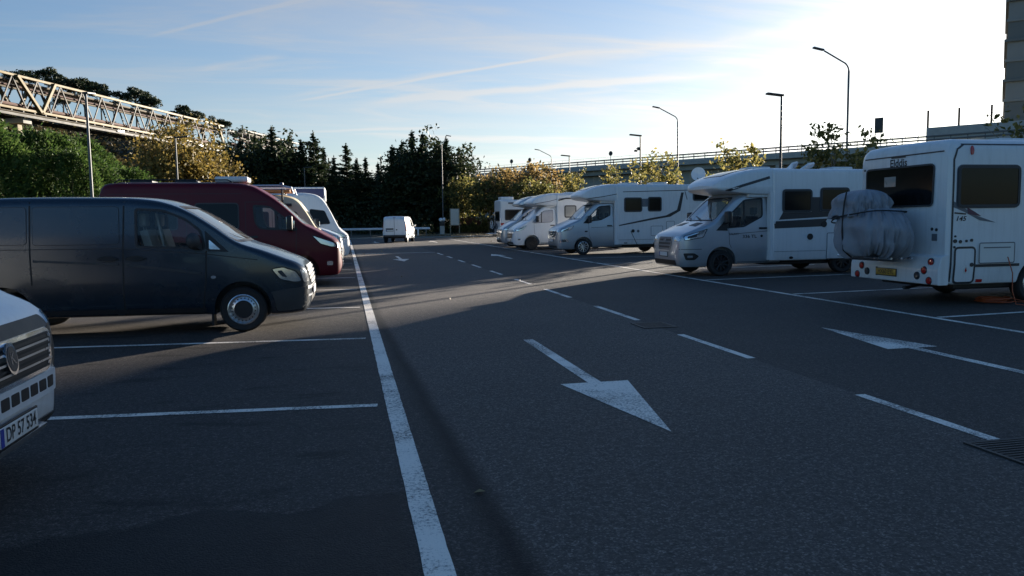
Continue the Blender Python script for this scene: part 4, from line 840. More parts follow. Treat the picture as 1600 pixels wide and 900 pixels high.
# ================================================================ other left-hand vehicles
def classic_camper(loc, rz):
    t = tag(empty('camper_van', loc, rz), 'old cream and orange high top camper with a plank loaded roof rack', 'camper', VL)
    L = 4.6; T = [(0, .66), (-.02, .88), (-.07, 1.10), (-.18, 1.28), (-.30, 1.42), (-.52, 1.80), (-.64, 1.98), (-.74, 2.12), (-.95, 2.26), (-1.3, 2.33), (-2, 2.36), (-4.2, 2.36), (-4.6, 2.1)]
    sp = dict(T=T, B=[(0, .46), (-.05, .32), (-.2, .27), (-4.6, .34)], W=[(0, .58), (-.02, .70), (-.07, .79), (-.2, .86), (-.5, .90), (-4.3, .90), (-4.6, .84)], R=[(-4.6, .2), (-1.2, .2), (-.6, .10), (0, .12)], xs=xs_for(L), belt=1.25, tumble=.10, crown=.04)
    sh = Shell(t, 'body', sp, M['cream'], [arch_cut(x, s, .9, .38, .33) for x in (-.95, -3.4) for s in (-1, 1)])
    ws = round_poly([(-.76, 1.38), (.76, 1.38), (.68, 1.88), (-.68, 1.88)], .08); w = sh.patch('windscreen', ws, 'x', 1, M['dkglass'], off=.006); sh.stroke('screen_rubber', ws, .03, 'x', 1, M['black'], off=.008, closed=True, parent=w)
    for s in (-1, 1):
        for (a, b) in ((-1.42, -.62), (-2.6, -1.6), (-3.9, -2.8)):
            p = round_poly([(a, 1.28), (b, 1.28), (b-(.22 if b > -1 else 0), 1.86), (a, 1.86)], .06); g = sh.patch('side_window', p, 'y', s, M['dkglass'], off=.006); sh.stroke('window_frame', p, .03, 'y', s, M['black'], off=.008, closed=True, parent=g)
        sh.patch('orange_panel', round_poly([(-4.5, .40), (-.10, .40), (-.12, 1.10), (-.35, 1.22), (-4.5, 1.22)], .04), 'y', s, M['orange'], off=.004, step=.15)
        sh.stroke('door_seam', [(-1.5, 1.9), (-1.5, .4)], .012, 'y', s, M['black'], off=.006)
        mirror(t, -.62, s, .96, 1.32, M['black'], .22, .14); wheel(t, -.95, s, .89, .32, 'cap'); wheel(t, -3.4, s, .89, .32, 'cap')
        hl = sh.patch('headlight', [(s*(.56)+a, b) for a, b in disc(0, .84, .10)], 'x', 1, M['lamp'], off=.02)
    sh.patch('orange_front', rrect(-.70, .50, .70, 1.18, .06), 'x', 1, M['orange'], off=.003); sh.patch('bumper', rrect(-.78, .40, .78, .52, .03), 'x', 1, M['chrome'], off=.05); number_plate(t, sh, '', 'x', 1, 0, .62, off=.03)
    MB().box(-1.55, -.95, -.9, -.86, 2.02, 2.10, .01).bar((-1.2, -.90, 2.06), (-1.2, -.92, 2.50), .05).build('roof_step', M['black'], t)
    for (y0) in (-.72, .72): MB().tube([(-4.2, y0, 2.40), (-4.2, y0, 2.60), (-1.25, y0, 2.62), (-.95, y0, 2.56), (-.90, y0, 2.38)], .022, 8).build('rack_rail', M['palebl'], t)
    for i in range(6): MB().box(-4.0, -1.0+.05*(i % 2), -.62+i*.21, -.44+i*.21, 2.42+.012*(i % 3), 2.50+.012*(i % 3), .008).build('plank', M['planks'], t)
    for x in (-3.6, -2.4, -1.2): MB().bar((x, -.74, 2.405), (x, .74, 2.405), .04).build('rack_bar', M['dsteel'], t)
    MB().lathe([(0, .06), (.05, .05), (.06, 0), (0, -.02)], 10, 'z', (-1.22, -.72, 2.64)).build('rack_clamp', M['blue'], t)
    return t
def low_van(loc, rz):
    t = tag(empty('panel_van', loc, rz), 'pale blue van nose with black bumper grille, peeping out behind the old cream camper', 'van', VL)
    L = 4.9; T = [(0, .62), (-.02, .80), (-.05, .98), (-.12, 1.08), (-.35, 1.20), (-.65, 1.32), (-.90, 1.40), (-1.3, 1.66), (-1.65, 1.86), (-2.0, 1.95), (-2.5, 1.98), (-4.5, 1.96), (-4.9, 1.7)]
    sp = dict(T=T, B=[(0, .42), (-.05, .30), (-.2, .26), (-4.9, .34)], W=[(0, .55), (-.02, .68), (-.06, .78), (-.15, .86), (-.4, .92), (-1, .95), (-4.6, .95), (-4.9, .9)], R=[(-4.9, .14), (-2, .13), (-1.3, .08), (0, .1)], xs=xs_for(L), belt=1.2, tumble=.12, crown=.03)
    sh = Shell(t, 'body', sp, M['palebl'], [arch_cut(x, s, .95, .40, .34) for x in (-.95, -4.0) for s in (-1, 1)])
    ws = round_poly([(-.82, 1.44), (.82, 1.44), (.70, 1.86), (-.70, 1.86)], .1); sh.patch('windscreen', ws, 'x', 1, M['dkglass'], off=.005)
    for s in (-1, 1):
        sh.patch('door_window', round_poly([(-2.2, 1.28), (-1.2, 1.26), (-1.35, 1.5), (-1.8, 1.76), (-2.2, 1.8)], .05), 'y', s, M['dkglass'], off=.005)
        headlight(sh, round_poly([(-.16, .95), (-.18, 1.07), (-.56, 1.17), (-.50, 1.0)], .03), round_poly([(.55, .93), (.84, .93), (.86, 1.05), (.58, 1.04)], .03), s)
        mirror(t, -1.25, s, .98, 1.28, M['black'], .22, .18); wheel(t, -.95, s, .94, .33, 'cap'); wheel(t, -4.0, s, .94, .33, 'cap')
        sh.patch('bumper_corner', round_poly([(-.03, .38), (-.40, .32), (-.46, .64), (-.04, .70)], .04), 'y', s, M['black'], off=.01)
    grille(sh, rrect(-.52, .90, .52, 1.02, .03), 2, M['chrome'], M['black']); sh.patch('bumper_grille', rrect(-.66, .40, .66, .72, .05), 'x', 1, M['black'], off=.012); number_plate(t, sh, '', 'x', 1, 0, .54, off=.03)
    return t
def alcove_home(loc, rz):
    t = tag(empty('motorhome', loc, rz), 'tall white alcove motorhome with blue top band, farthest of the left row', 'motorhome', VL)
    sh, c = build_cab(t, 'ducato', M['white'], -1, clear=False)
    bx = Shell(t, 'habitation_body', box_spec(-2.28, -6.8, 1.13, .42, 3.06, .10, .12), M['grp'], [arch_cut(-4.6, s, 1.13, .42, .35) for s in (-1, 1)])
    al = Shell(t, 'alcove', dict(T=[(-.75, 2.99), (-.77, 3.04), (-.82, 3.06), (-2.4, 3.06)], B=[(-.75, 2.50), (-.80, 2.46), (-1.6, 2.28), (-2.4, 2.24)], W=[(-.75, 1.08), (-.77, 1.11), (-.82, 1.125), (-2.4, 1.13)], R=.05, xs=[-.75, -.77, -.80, -.86, -.95, -1.2, -1.6, -2.0, -2.4], belt=2.6, tumble=.02, crown=.01, bulge=0), M['grp'])
    for s in (-1, 1):
        al.patch('blue_band', [(-2.38, 2.58), (-.80, 2.58), (-.80, 2.99), (-2.38, 2.99)], 'y', s, M['blue'], off=.005); bx.patch('blue_band', [(-6.7, 2.60), (-2.40, 2.60), (-2.40, 2.99), (-6.7, 2.99)], 'y', s, M['blue'], off=.005)
        hab_window(bx, -4.2, 1.6, -3.2, 2.2, s); hab_window(bx, -6.2, 1.6, -5.4, 2.2, s); wheel(t, -4.6, s, 1.02, .34, 'cap')
        headlight(sh, round_poly([(-.70, 1.25), (-.22, 1.08), (-.12, .98), (-.26, .97), (-.50, 1.06)], .04), None, s)
    grille(sh, rrect(-.55, .62, .55, .84, .05), 3, M['trim']); number_plate(t, sh, '', 'x', 1, 0, .50); chassis(t, -2.2, -6.7); return t
def danish_home(loc, rz):
    t = tag(empty('motorhome', loc, rz), 'white motorhome nose with black grille at the bottom left, cut by the frame edge', 'motorhome', VL)
    c = CAB['boxer']; sh, c = build_cab(t, 'boxer', M['white'], -1, clear=True)
    sh.patch('upper_grille_panel', round_poly([(-.70, .905), (.70, .905), (.66, .985), (-.66, .985)], .05), 'x', 1, M['trim'], off=.012)
    g = grille(sh, round_poly([(-.58, .66), (.58, .66), (.68, .885), (-.68, .885)], .07), 7, M['strap'], M['chrome'])
    for zz in (.715, .775, .83): sh.stroke('grille_line', [(-.60, zz), (.60, zz)], .013, 'x', 1, M['alloy'], off=.027, parent=g)
    b = sh.patch('badge', disc(0, .80, .075, 20, .09), 'x', 1, M['chrome'], off=.035); sh.patch('badge_field', disc(0, .80, .058, 20, .072), 'x', 1, M['dgrey'], off=.037, parent=b); sh.text('badge_mark', 'K', .10, 'x', 1, 0, .80, M['chrome'], off=.039, parent=b)
    sl = sh.patch('bumper_panel', rrect(-.66, .50, .66, .64, .03), 'x', 1, M['white'], off=.02)
    for i in range(9):
        y0 = -.60+i*.1345; sh.patch('bumper_slot', rrect(y0, .535, y0+.105, .605, .012), 'x', 1, M['black'], off=.023, parent=sl)
    number_plate(t, sh, 'DP 57 534', 'x', 1, 0, .405, off=.045)
    sh.patch('lower_lip', rrect(-.50, .27, .50, .325, .012), 'x', 1, M['silver'], off=.05); sh.patch('lower_bumper', rrect(-.74, .24, .74, .34, .03), 'x', 1, M['trim'], off=.01)
    for s in (-1, 1):
        sh.stroke('grille_edge', [(s*.71, .92), (s*.72, .78), (s*.66, .65)], .05, 'x', 1, M['black'], off=.010)
        headlight(sh, round_poly([(-.70, 1.16), (-.22, 1.02), (-.12, .93), (-.26, .92), (-.50, .99)], .04), round_poly([(.72, .90), (.85, .89), (.88, 1.0), (.76, 1.0)], .03), s)
        sh.patch('fog_lamp', rrect(-.20, .50, -.10, .60, .02), 'y', s, M['lamp'], off=.016)
    bx = Shell(t, 'habitation_body', box_spec(-2.28, -6.9, 1.13, .40, 2.84, .14, .18), M['grp'], [arch_cut(-4.4, s, 1.13, .43, .36) for s in (-1, 1)])
    fairing(t, 'roof_fairing', -.98, -2.8, 2.24, 2.40, 2.87, 1.10, M['grp']); MB().box(-2.32, -1.75, -1.0, 1.0, 2.18, 2.30, .03).build('fairing_base', M['grp'], t)
    for s in (-1, 1): hab_window(bx, -3.6, 1.66, -2.7, 2.2, s); wheel(t, -4.4, s, 1.02, .34, 'alloy')
    chassis(t, -2.2, -6.8); return t
def small_van(loc, rz):
    t = tag(empty('delivery_van', loc, rz), 'small white delivery van driving away down the lane', 'van')
    L = 4.3; T = [(0, .60), (-.03, .80), (-.10, .95), (-.4, 1.06), (-.75, 1.15), (-1.1, 1.42), (-1.5, 1.72), (-1.8, 1.84), (-2.3, 1.90), (-4.0, 1.90), (-4.22, 1.84), (-4.3, 1.70)]
    sp = dict(T=T, B=[(0, .40), (-.05, .30), (-.3, .26), (-4.1, .34), (-4.3, .40)], W=[(0, .5), (-.03, .66), (-.1, .76), (-.3, .84), (-1, .87), (-4.1, .87), (-4.25, .85), (-4.3, .80)], R=[(-4.3, .10), (-2, .10), (-1.2, .07), (0, .1)], xs=xs_for(L), belt=1.1, tumble=.12, crown=.03)
    sh = Shell(t, 'body', sp, M['white'], [arch_cut(x, s, .87, .37, .32) for x in (-.85, -3.65) for s in (-1, 1)])
    for s in (-1, 1):
        sh.patch('rear_door', [(s*a, b) for a, b in round_poly([(.012, .56), (.74, .56), (.70, 1.76), (.012, 1.78)], .04)], 'x', -1, M['white'], off=.006)
        sh.patch('rear_light', round_poly([(-4.30, .85), (-4.18, .80), (-4.20, 1.5), (-4.27, 1.5)], .02), 'y', s, M['red'], off=.008)
        sh.patch('door_window', round_poly([(-2.1, 1.15), (-1.05, 1.12), (-1.25, 1.38), (-1.6, 1.64), (-2.1, 1.70)], .05), 'y', s, M['dkglass'], off=.005)
        sh.stroke('door_seam', [(-2.15, 1.8), (-2.15, .4)], .014, 'y', s, M['dgrey']); sh.stroke('door_seam', [(-3.1, 1.8), (-3.1, .4)], .014, 'y', s, M['dgrey'])
        mirror(t, -1.1, s, .90, 1.12, M['black'], .18, .17); wheel(t, -.85, s, .86, .31, 'cap'); wheel(t, -3.65, s, .86, .31, 'cap')
        sh.patch('headlight', round_poly([(-.08, .75), (-.4, .80), (-.42, .95), (-.14, .92)], .03), 'y', s, M['lamp'], off=.008)
    sh.stroke('centre_seam', [(0, .56), (0, 1.80)], .022, 'x', -1, M['dgrey'], off=.008); sh.patch('rear_bumper', rrect(-.80, .36, .80, .56, .04), 'x', -1, M['black'], off=.05)
    sh.patch('door_handle_panel', rrect(.06, .96, .62, 1.05, .02), 'x', -1, M['black'], off=.02); sh.patch('lock', rrect(-.22, .90, -.12, .98, .01), 'x', -1, M['black'], off=.015); number_plate(t, sh, '', 'x', -1, .34, .88, off=.03)
    sh.patch('brake_light', rrect(-.1, 1.80, .1, 1.83, .008), 'x', -1, M['red'], off=.01); sh.patch('windscreen', round_poly([(-.72, 1.2), (.72, 1.2), (.6, 1.68), (-.6, 1.68)], .08), 'x', 1, M['dkglass'], off=.005)
    grille(sh, rrect(-.4, .62, .4, .76, .04), 2, M['trim']); return t
def far_home(loc, rz):
    t = tag(empty('motorhome', loc, rz), 'farthest motorhome on the right, tail to the lane with a tall red lamp', 'motorhome', VG)
    X = -6.6; sh, c = build_cab(t, 'ducato', M['white'], -1, clear=False, L=2.6)
    bx = Shell(t, 'habitation_body', box_spec(-2.2, X, 1.12, .50, 2.86, .12, .08), M['grp'], [arch_cut(-4.7, s, 1.12, .43, .36) for s in (-1, 1)]); fairing(t, 'roof_fairing', -.95, -2.9, 2.24, 2.42, 2.90, 1.10, M['grp'])
    for s in (-1, 1):
        hab_window(bx, X+.30, 1.56, X+1.85, 2.20, s); bx.patch('rear_light', rrect(X+.02, .88, X+.22, 1.36, .03), 'y', s, M['red'], off=.03)
        MB().box(X+.5, X+3.6, min(s*1.12, s*1.2), max(s*1.12, s*1.2), 2.60, 2.70, .02).build('awning_case', M['mgrey'], t); wheel(t, -4.7, s, 1.02, .34, 'cap')
        MB().tube([(X-.02, s*.5, 1.3), (X-.12, s*.5, 1.25), (X-.14, s*.5, .70), (X-.62, s*.5, .66)], .02, 8).build('rack_arm', M['alloy'], t)
    hab_window(bx, -.7, 1.5, .7, 2.1, -1, axis='x'); MB().box(X-.14, X+.05, -1.08, 1.08, .42, .62, .03).build('rear_bumper', M['black'], t)
    MB().box(X-.66, X-.10, -.9, .9, .62, .66, .01).build('rack_tray', M['alloy'], t)
    roof_light(t, X+.15, X+1.0, -.45, .45, 2.88, M['grp'], .20, 'roof_air_conditioner'); roof_light(t, -4.2, -3.6, -.35, .35, 2.88, M['grp'], .08)
    chassis(t, -2.2, X+.2); return t
def bicycle(loc, rz, m, label):
    t = tag(empty('bicycle', loc, rz), label, 'bicycle', 'bicycles on the far motorhome')
    for x in (-.5, .5):
        w = MB(); w.lathe([(.31, -.02), (.335, 0), (.31, .02), (.30, 0)], 24, 'y', closed=True); w.lathe([(.012, -.03), (.02, 0), (.012, .03)], 8, 'y', closed=True)
        for k in range(8): w.tube([(0, 0, 0), (.30*math.cos(k*.785), 0, .30*math.sin(k*.785))], .003, 4)
        o = w.build('bicycle_wheel', M['rubber'], t); o.location = (x, 0, .335)
    f = MB(); bb, st, hd = (-.08, 0, .30), (-.22, 0, .82), (.34, 0, .82)
    for a, b in ((bb, st), (st, hd), (bb, (.38, 0, .70)), ((-.5, 0, .335), st), ((-.5, 0, .335), bb), (hd, (.5, 0, .335))): f.tube([a, b], .018, 6)
    f.build('frame', m, t); MB().box(-.36, -.12, -.06, .06, .88, .93, .02).tube([(-.22, 0, .8), (-.24, 0, .9)], .013, 6).build('saddle', M['black'], t); MB().tube([(.3, -.28, .98), (.36, 0, .96), (.3, .28, .98)], .013, 6).tube([(.36, 0, .96), (.34, 0, .8)], .015, 6).build('handlebar', M['black'], t)
    return t
# ---------------------------------------------------------------- ground and lot
def asphalt():
    m, t, b = new_mat('asphalt'); co = nd(t, 'ShaderNodeTexCoord'); P = co.outputs['Object']
    sp = nd(t, 'ShaderNodeSeparateXYZ'); t.links.new(P, sp.inputs[0])
    def mt(op, a, c=None, d=None, clamp=False):
        n = nd(t, 'ShaderNodeMath', operation=op, use_clamp=clamp)
        for i, v in enumerate((a, c, d)):
            if v is None: continue
            if isinstance(v, (int, float)): n.inputs[i].default_value = v
            else: t.links.new(v, n.inputs[i])
        return n.outputs[0]
    def nz(scale, detail=5, rough=.6, vec=None, dist=0.0):
        n = nd(t, 'ShaderNodeTexNoise', Scale=scale, Detail=detail, Roughness=rough, Distortion=dist); t.links.new(vec or P, n.inputs['Vector']); return n.outputs[0]
    def smooth(v, lo, hi):
        n = nd(t, 'ShaderNodeMapRange', interpolation_type='SMOOTHSTEP'); n.inputs['From Min'].default_value = lo; n.inputs['From Max'].default_value = hi; t.links.new(v, n.inputs[0]); return n.outputs[0]
    X, Y = sp.outputs[0], sp.outputs[1]
    wob = mt('MULTIPLY', mt('SUBTRACT', nz(.9, 3), .5), .10); xw = mt('ADD', X, wob)
    seam = mt('ADD', .86, mt('MULTIPLY', Y, -.028)); seam = mt('MAXIMUM', seam, .50)
    lane = mt('MULTIPLY', smooth(mt('SUBTRACT', xw, seam), -.03, .05), mt('SUBTRACT', 1.0, smooth(X, 4.305, 4.325)))
    edge = mt('SUBTRACT', 1.0, mt('MULTIPLY', mt('ABSOLUTE', mt('SUBTRACT', mt('SUBTRACT', xw, seam), -.05)), 8.0), None, True)   # old tar joint
    big = nz(.35, 6, .65); mid = nz(3.2, 6, .7)
    mp = nd(t, 'ShaderNodeMapping'); mp.inputs['Scale'].default_value = (1.0, 2.6, 1); t.links.new(P, mp.inputs[0])
    spots = mt('MULTIPLY', smooth(nz(1.15, 4, .55, mp.outputs[0], .4), .56, .70), smooth(mt('MULTIPLY', X, -1.0), -.4, .1))
    dark_area = mt('MULTIPLY', mt('SUBTRACT', 1.0, smooth(mt('ADD', mt('ADD', Y, mt('MULTIPLY', X, -.14)), mt('MULTIPLY', mt('SUBTRACT', nz(1.6, 5), .5), .9)), 4.33, 4.37)), mt('SUBTRACT', 1.0, smooth(X, .22, .34)))  # darker, slightly smoother area at the near left with a wavy edge
    joints = smooth(mt('ABSOLUTE', mt('SUBTRACT', mt('ADD', Y, mt('MULTIPLY', mt('SUBTRACT', nz(.5, 3), .5), 2.0)), 19.6)), .0, .05)
    val = mt('ADD', .033, mt('MULTIPLY', lane, .021))
    val = mt('MULTIPLY', val, mt('ADD', .62, mt('MULTIPLY', big, .72))); val = mt('MULTIPLY', val, mt('ADD', .75, mt('MULTIPLY', mid, .5)))
    val = mt('MULTIPLY', val, mt('SUBTRACT', 1.0, mt('MULTIPLY', edge, .80))); val = mt('MULTIPLY', val, mt('SUBTRACT', 1.0, mt('MULTIPLY', spots, .6))); val = mt('MULTIPLY', val, mt('SUBTRACT', 1.0, mt('MULTIPLY', dark_area, .82)))
    val = mt('MULTIPLY', val, mt('ADD', .7, mt('MULTIPLY', joints, .3)))
    vo = nd(t, 'ShaderNodeTexVoronoi', Scale=95.0); t.links.new(P, vo.inputs['Vector']); gr = nz(190, 3, .7)
    hs = nd(t, 'ShaderNodeSeparateColor'); t.links.new(vo.outputs['Color'], hs.inputs[0])
    stone = mt('MULTIPLY', mt('POWER', hs.outputs[0], 5.0), 1.5); grit = nz(22, 12, .84); val = mt('MULTIPLY', val, smooth(grit, .18, .82)); val = mt('MULTIPLY', val, 2.0); val = mt('MULTIPLY', val, mt('ADD', mt('ADD', .40, mt('MULTIPLY', gr, .95)), mt('MULTIPLY', stone, 1.4)))
    cc = nd(t, 'ShaderNodeCombineColor'); t.links.new(mt('MULTIPLY', val, 1.36), cc.inputs[0]); t.links.new(mt('MULTIPLY', val, 1.12), cc.inputs[1]); t.links.new(mt('MULTIPLY', val, .97), cc.inputs[2])
    t.links.new(cc.outputs[0], b.inputs['Base Color']); rg = mt('ADD', .72, mt('MULTIPLY', mid, .2)); t.links.new(mt('SUBTRACT', rg, mt('MULTIPLY', dark_area, .12)), b.inputs['Roughness']); b.inputs['Specular IOR Level'].default_value = .35
    bp = nd(t, 'ShaderNodeBump', Strength=.55, Distance=.006); t.links.new(mt('ADD', mt('SUBTRACT', 1.0, vo.outputs['Distance']), mt('MULTIPLY', gr, .8)), bp.inputs['Height']); t.links.new(bp.outputs[0], b.inputs['Normal'])
    return m
def road_paint():
    m, t, b = new_mat('worn_road_paint'); co = nd(t, 'ShaderNodeTexCoord'); P = co.outputs['Object']
    n1 = nd(t, 'ShaderNodeTexNoise', Scale=42.0, Detail=10.0, Roughness=.8); n2 = nd(t, 'ShaderNodeTexNoise', Scale=1.6, Detail=5.0); t.links.new(P, n1.inputs['Vector']); t.links.new(P, n2.inputs['Vector'])
    ad = nd(t, 'ShaderNodeMath', operation='MULTIPLY_ADD'); ad.inputs[1].default_value = .55; t.links.new(n2.outputs[0], ad.inputs[0]); t.links.new(n1.outputs[0], ad.inputs[2])
    mr = nd(t, 'ShaderNodeMapRange'); mr.inputs['From Min'].default_value = .655; mr.inputs['From Max'].default_value = .79; t.links.new(ad.outputs[0], mr.inputs[0])
    mx = nd(t, 'ShaderNodeMix', data_type='RGBA'); mx.inputs[6].default_value = (.07, .065, .058, 1); mx.inputs[7].default_value = (.86, .78, .68, 1); t.links.new(mr.outputs[0], mx.inputs[0]); t.links.new(mx.outputs[2], b.inputs['Base Color'])
    b.inputs['Roughness'].default_value = .7; bp = nd(t, 'ShaderNodeBump', Strength=.5, Distance=.004); t.links.new(n1.outputs[0], bp.inputs['Height']); t.links.new(bp.outputs[0], b.inputs['Normal'])
    return m
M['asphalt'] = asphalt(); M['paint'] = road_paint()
M['soil'] = pmat('dry_soil_and_grass', (.060, .050, .028), .95, var=.5, scale=1.3, bump=.8, bscale=20); M['hill'] = pmat('hill_undergrowth', (.030, .030, .014), .95, var=.5, scale=.08, bump=.5, bscale=2)
M['kerb'] = pmat('kerb_stone', (.22, .215, .20), .85, var=.25, scale=3, bump=.3, bscale=30)
def quad(name, pts, m, parent=None, z=0.0): return mk(name, [(p[0], p[1], z) for p in pts], [tuple(range(len(pts)))], m, parent, None)
tag(quad('ground', [(-1800, -400), (1800, -400), (1800, 2600), (-1800, 2600)], M['soil'], z=-.10), kind='structure')
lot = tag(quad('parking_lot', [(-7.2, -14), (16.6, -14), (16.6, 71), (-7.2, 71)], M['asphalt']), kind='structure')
ZP = .004
def stripe(name, p0, p1, w):
    a, b = Vector(p0), Vector(p1); t = (b-a).normalized(); n = Vector((-t.y, t.x))*w/2; k = max(1, min(700, int((b-a).length/.055))); v = []; f = []
    for i in range(k+1):
        c = a.lerp(b, i/k); e, g_ = 1+random.gauss(0, .02), 1+random.gauss(0, .02); v += [(c.x+n.x*e, c.y+n.y*e, ZP), (c.x-n.x*g_, c.y-n.y*g_, ZP)]
    for i in range(k): f.append((2*i, 2*i+1, 2*i+3, 2*i+2))
    return mk(name, v, f, M['paint'], lot, None)
stripe('edge_line', (.36, -10), (.36, 67), .135); stripe('edge_line', (8.60, -10), (8.60, 66), .11)
for k in range(16):
    y0 = 2.65+3.84*k; stripe('bay_line', (.22, y0), (-6.2, y0+.095*6.4), .10)
for k in range(15):
    y0 = 2.2+3.84*k; stripe('bay_line', (8.70, y0), (14.6, y0+.085*5.9), .10)
for (a, b) in ((.9, 2.5), (4.34, 5.77), (7.59, 9.43), (10.95, 13.0), (14.56, 16.54), (17.9, 19.6), (21.4, 23.1), (24.9, 26.6), (28.3, 30.0), (31.8, 33.4), (35.0, 37.0)): stripe('lane_dash', (4.315, a), (4.315, b), .10)
stripe('lane_bar', (.5, 38.0), (4.3, 38.0), .22)
def arrow(x, ytip, dr, L=4.5, hw=.335):
    yb = ytip+dr*1.77; s = .065
    mk('painted_arrow', [(x, ytip, ZP), (x-hw, yb, ZP), (x-s, yb, ZP), (x-s, ytip+dr*L, ZP), (x+s, ytip+dr*L, ZP), (x+s, yb, ZP), (x+hw, yb, ZP)], [(0, 1, 2, 3, 4, 5, 6) if dr > 0 else (6, 5, 4, 3, 2, 1, 0)], M['paint'], lot, None)
arrow(2.27, 5.1, 1); arrow(6.43, 9.45, -1); arrow(2.2, 30.0, 1); arrow(6.5, 34.6, -1); arrow(2.2, 56.5, 1); arrow(6.4, 59.5, -1)
def kerb(x0, y0, x1, y1, n):
    r = tag(empty('kerb', (0, 0, 0)), kind='structure'); L = math.hypot(x1-x0, y1-y0); ux, uy = (x1-x0)/L, (y1-y0)/L; d = L/n; first = None
    for i in range(n):
        if first is None: first = MB().box(.008, d-.008, -.07, .07, -.1, .12, .015).build('kerb_stone', M['kerb'], r); o = first
        else: o = inst(first, r)
        o.location = (x0+ux*d*i, y0+uy*d*i, random.uniform(-.004, .004)); o.rotation_euler = (0, 0, math.atan2(uy, ux))
    return r
kerb(-7.25, -14, -7.25, 71, 34); kerb(16.65, -14, 16.65, 71, 34); kerb(-7.2, 71.05, 16.6, 71.05, 12)
def verge(name, x0, x1, y0, y1):
    v = []; f = []; nx, ny = 14, 40
    for j in range(ny+1):
        for i in range(nx+1):
            x = x0+(x1-x0)*i/nx; y = y0+(y1-y0)*j/ny; e = min(i, nx-i, j, ny-j); v.append((x, y, .09+(.05*math.sin(x*1.3+y*.4)+.04*math.sin(y*.9) if e > 0 else 0)))
    for j in range(ny):
        for i in range(nx): a = j*(nx+1)+i; f.append((a, a+1, a+nx+2, a+nx+1))
    return tag(mk(name, v, f, M['soil'], None, 60), kind='structure')
verge('verge_left', -40, -7.33, -14, 71); verge('verge_right', 16.73, 21.5, -14, 71); verge('verge_end', -40, 24, 71.13, 110)
tag(quad('side_road', [(21.6, -40), (29.5, -40), (29.5, 130), (21.6, 130)], M['asphalt'], z=-.05), kind='structure')
def grate(x, y, sx, sy, label):
    t = tag(empty('drain_grate', (x, y, .006)), label, 'drain')
    fr = MB(); fr.box(-sx/2, sx/2, -sy/2, -sy/2+.03, -.03, .006); fr.box(-sx/2, sx/2, sy/2-.03, sy/2, -.03, .006); fr.box(-sx/2, -sx/2+.03, -sy/2+.03, sy/2-.03, -.03, .006); fr.box(sx/2-.03, sx/2, -sy/2+.03, sy/2-.03, -.03, .006); fr.build('frame', M['iron'], t)
    n = int((sy-.06)/.042); b0 = None
    for i in range(n):
        yy = -sy/2+.05+(sy-.10)*i/(n-1)
        if b0 is None: b0 = MB().box(-sx/2+.03, sx/2-.03, -.010, .010, -.015, .004).build('bar', M['iron'], t); b0.location = (0, yy, 0)
        else: inst(b0, t, (0, yy, 0))
    MB().box(-sx/2+.03, sx/2-.03, -sy/2+.03, sy/2-.03, -.004, -.003).build('pit', M['strap'], t)
grate(4.32, 3.98, .55, .70, 'iron drain grate at the near end of a lane dash, right edge of the photo'); grate(4.32, 10.35, .5, .55, 'iron drain grate in mid lane beyond the near arrow')

# ---------------------------------------------------------------- vehicles in place
dark_van((-.52, 12.40, 0), R(-1.0))
tall_van((-.10, 20.35, 0), R(0), 'camper_van', 'maroon high roof camper van with a white air conditioner on its roof', M['maroon'], VL, ac=True)
classic_camper((-.52, 23.75, 0), R(0)); low_van((-.08, 27.45, 0), R(0))
tall_van((.16, 31.3, 0), R(0), 'panel_van', 'tall white panel van whose nose reaches farthest into the lane', M['white'], VL, H=2.68, L=5.9, side_windows=False, bluff=True)
alcove_home((-.05, 35.3, 0), R(0)); danish_home((-1.88, 4.80, 0), R(0))
small_van((4.55, 61.0, 0), R(76))
ford_home((8.48, 19.60, 0), R(180)); sprinter_home((8.94, 32.95, 0), R(180))
ducato_home((8.42, 39.5, 0), R(180), 'white motorhome with grey screens behind its cab glass', M['white'], True, (-3.28, 1.66, -2.70, 2.23))
ducato_home((8.60, 43.4, 0), R(180), 'motorhome with silver cab mostly hidden behind the one with screened windows', M['silver'], False, (-3.5, 1.66, -2.8, 2.2))
rear_home((16.7, 12.12, 0), 0); bike_cover((9.25, 12.24, .80))
far_home((16.6, 50.7, 0), 0)
bicycle((9.62, 50.8, .665), R(90), M['white'], 'white bicycle on the outer rail of the far motorhome rack'); bicycle((9.80, 50.6, .665), R(90), M['dsteel'], 'dark bicycle on the inner rail of the far motorhome rack')
c = [(10.92, 10.90, .82), (10.93, 10.80, .55), (10.92, 10.78, .25), (10.95, 10.72, .03), (11.15, 10.60, .015), (11.4, 10.75, .015), (11.5, 11.0, .015)]
for k in range(70): c.append((11.0+.30*math.cos(k*.55)*(1-.004*k)+.06*math.sin(k*.21), 11.25+.20*math.sin(k*.55)*(1+.3*math.sin(k*.13)), .02+.0011*k))
for k in range(8): c.append((11.5+.4*k, 11.0+.05*math.sin(k), .02))
tag(MB().tube(c, .009, 6).build('power_cable', M['cable'], None), 'orange power cable hanging and coiled beneath the rear viewed motorhome', 'cable')
cc = [(12.18, 31.75, 1.0), (12.22, 31.6, .8), (12.4, 31.55, .4), (12.7, 31.5, .05), (13.0, 31.3, .02), (13.6, 31.2, .02)]
tag(MB().tube(cc, .012, 6).build('power_cable', M['strap'], None), 'black power cable plugged into the motorhome with the dish', 'cable')
lf = MB().add([(-.05, 0, .004), (0, -.03, .018), (.06, 0, .008), (.01, .035, .02)], [(0, 1, 2, 3)]).build('fallen_leaf', M['l_lit'], None, None); lf.location = (.70, 4.21, .003); lf.scale = (.65, .65, .65); tag(lf, 'single pale fallen leaf on the tar joint beside the edge line', 'leaf')

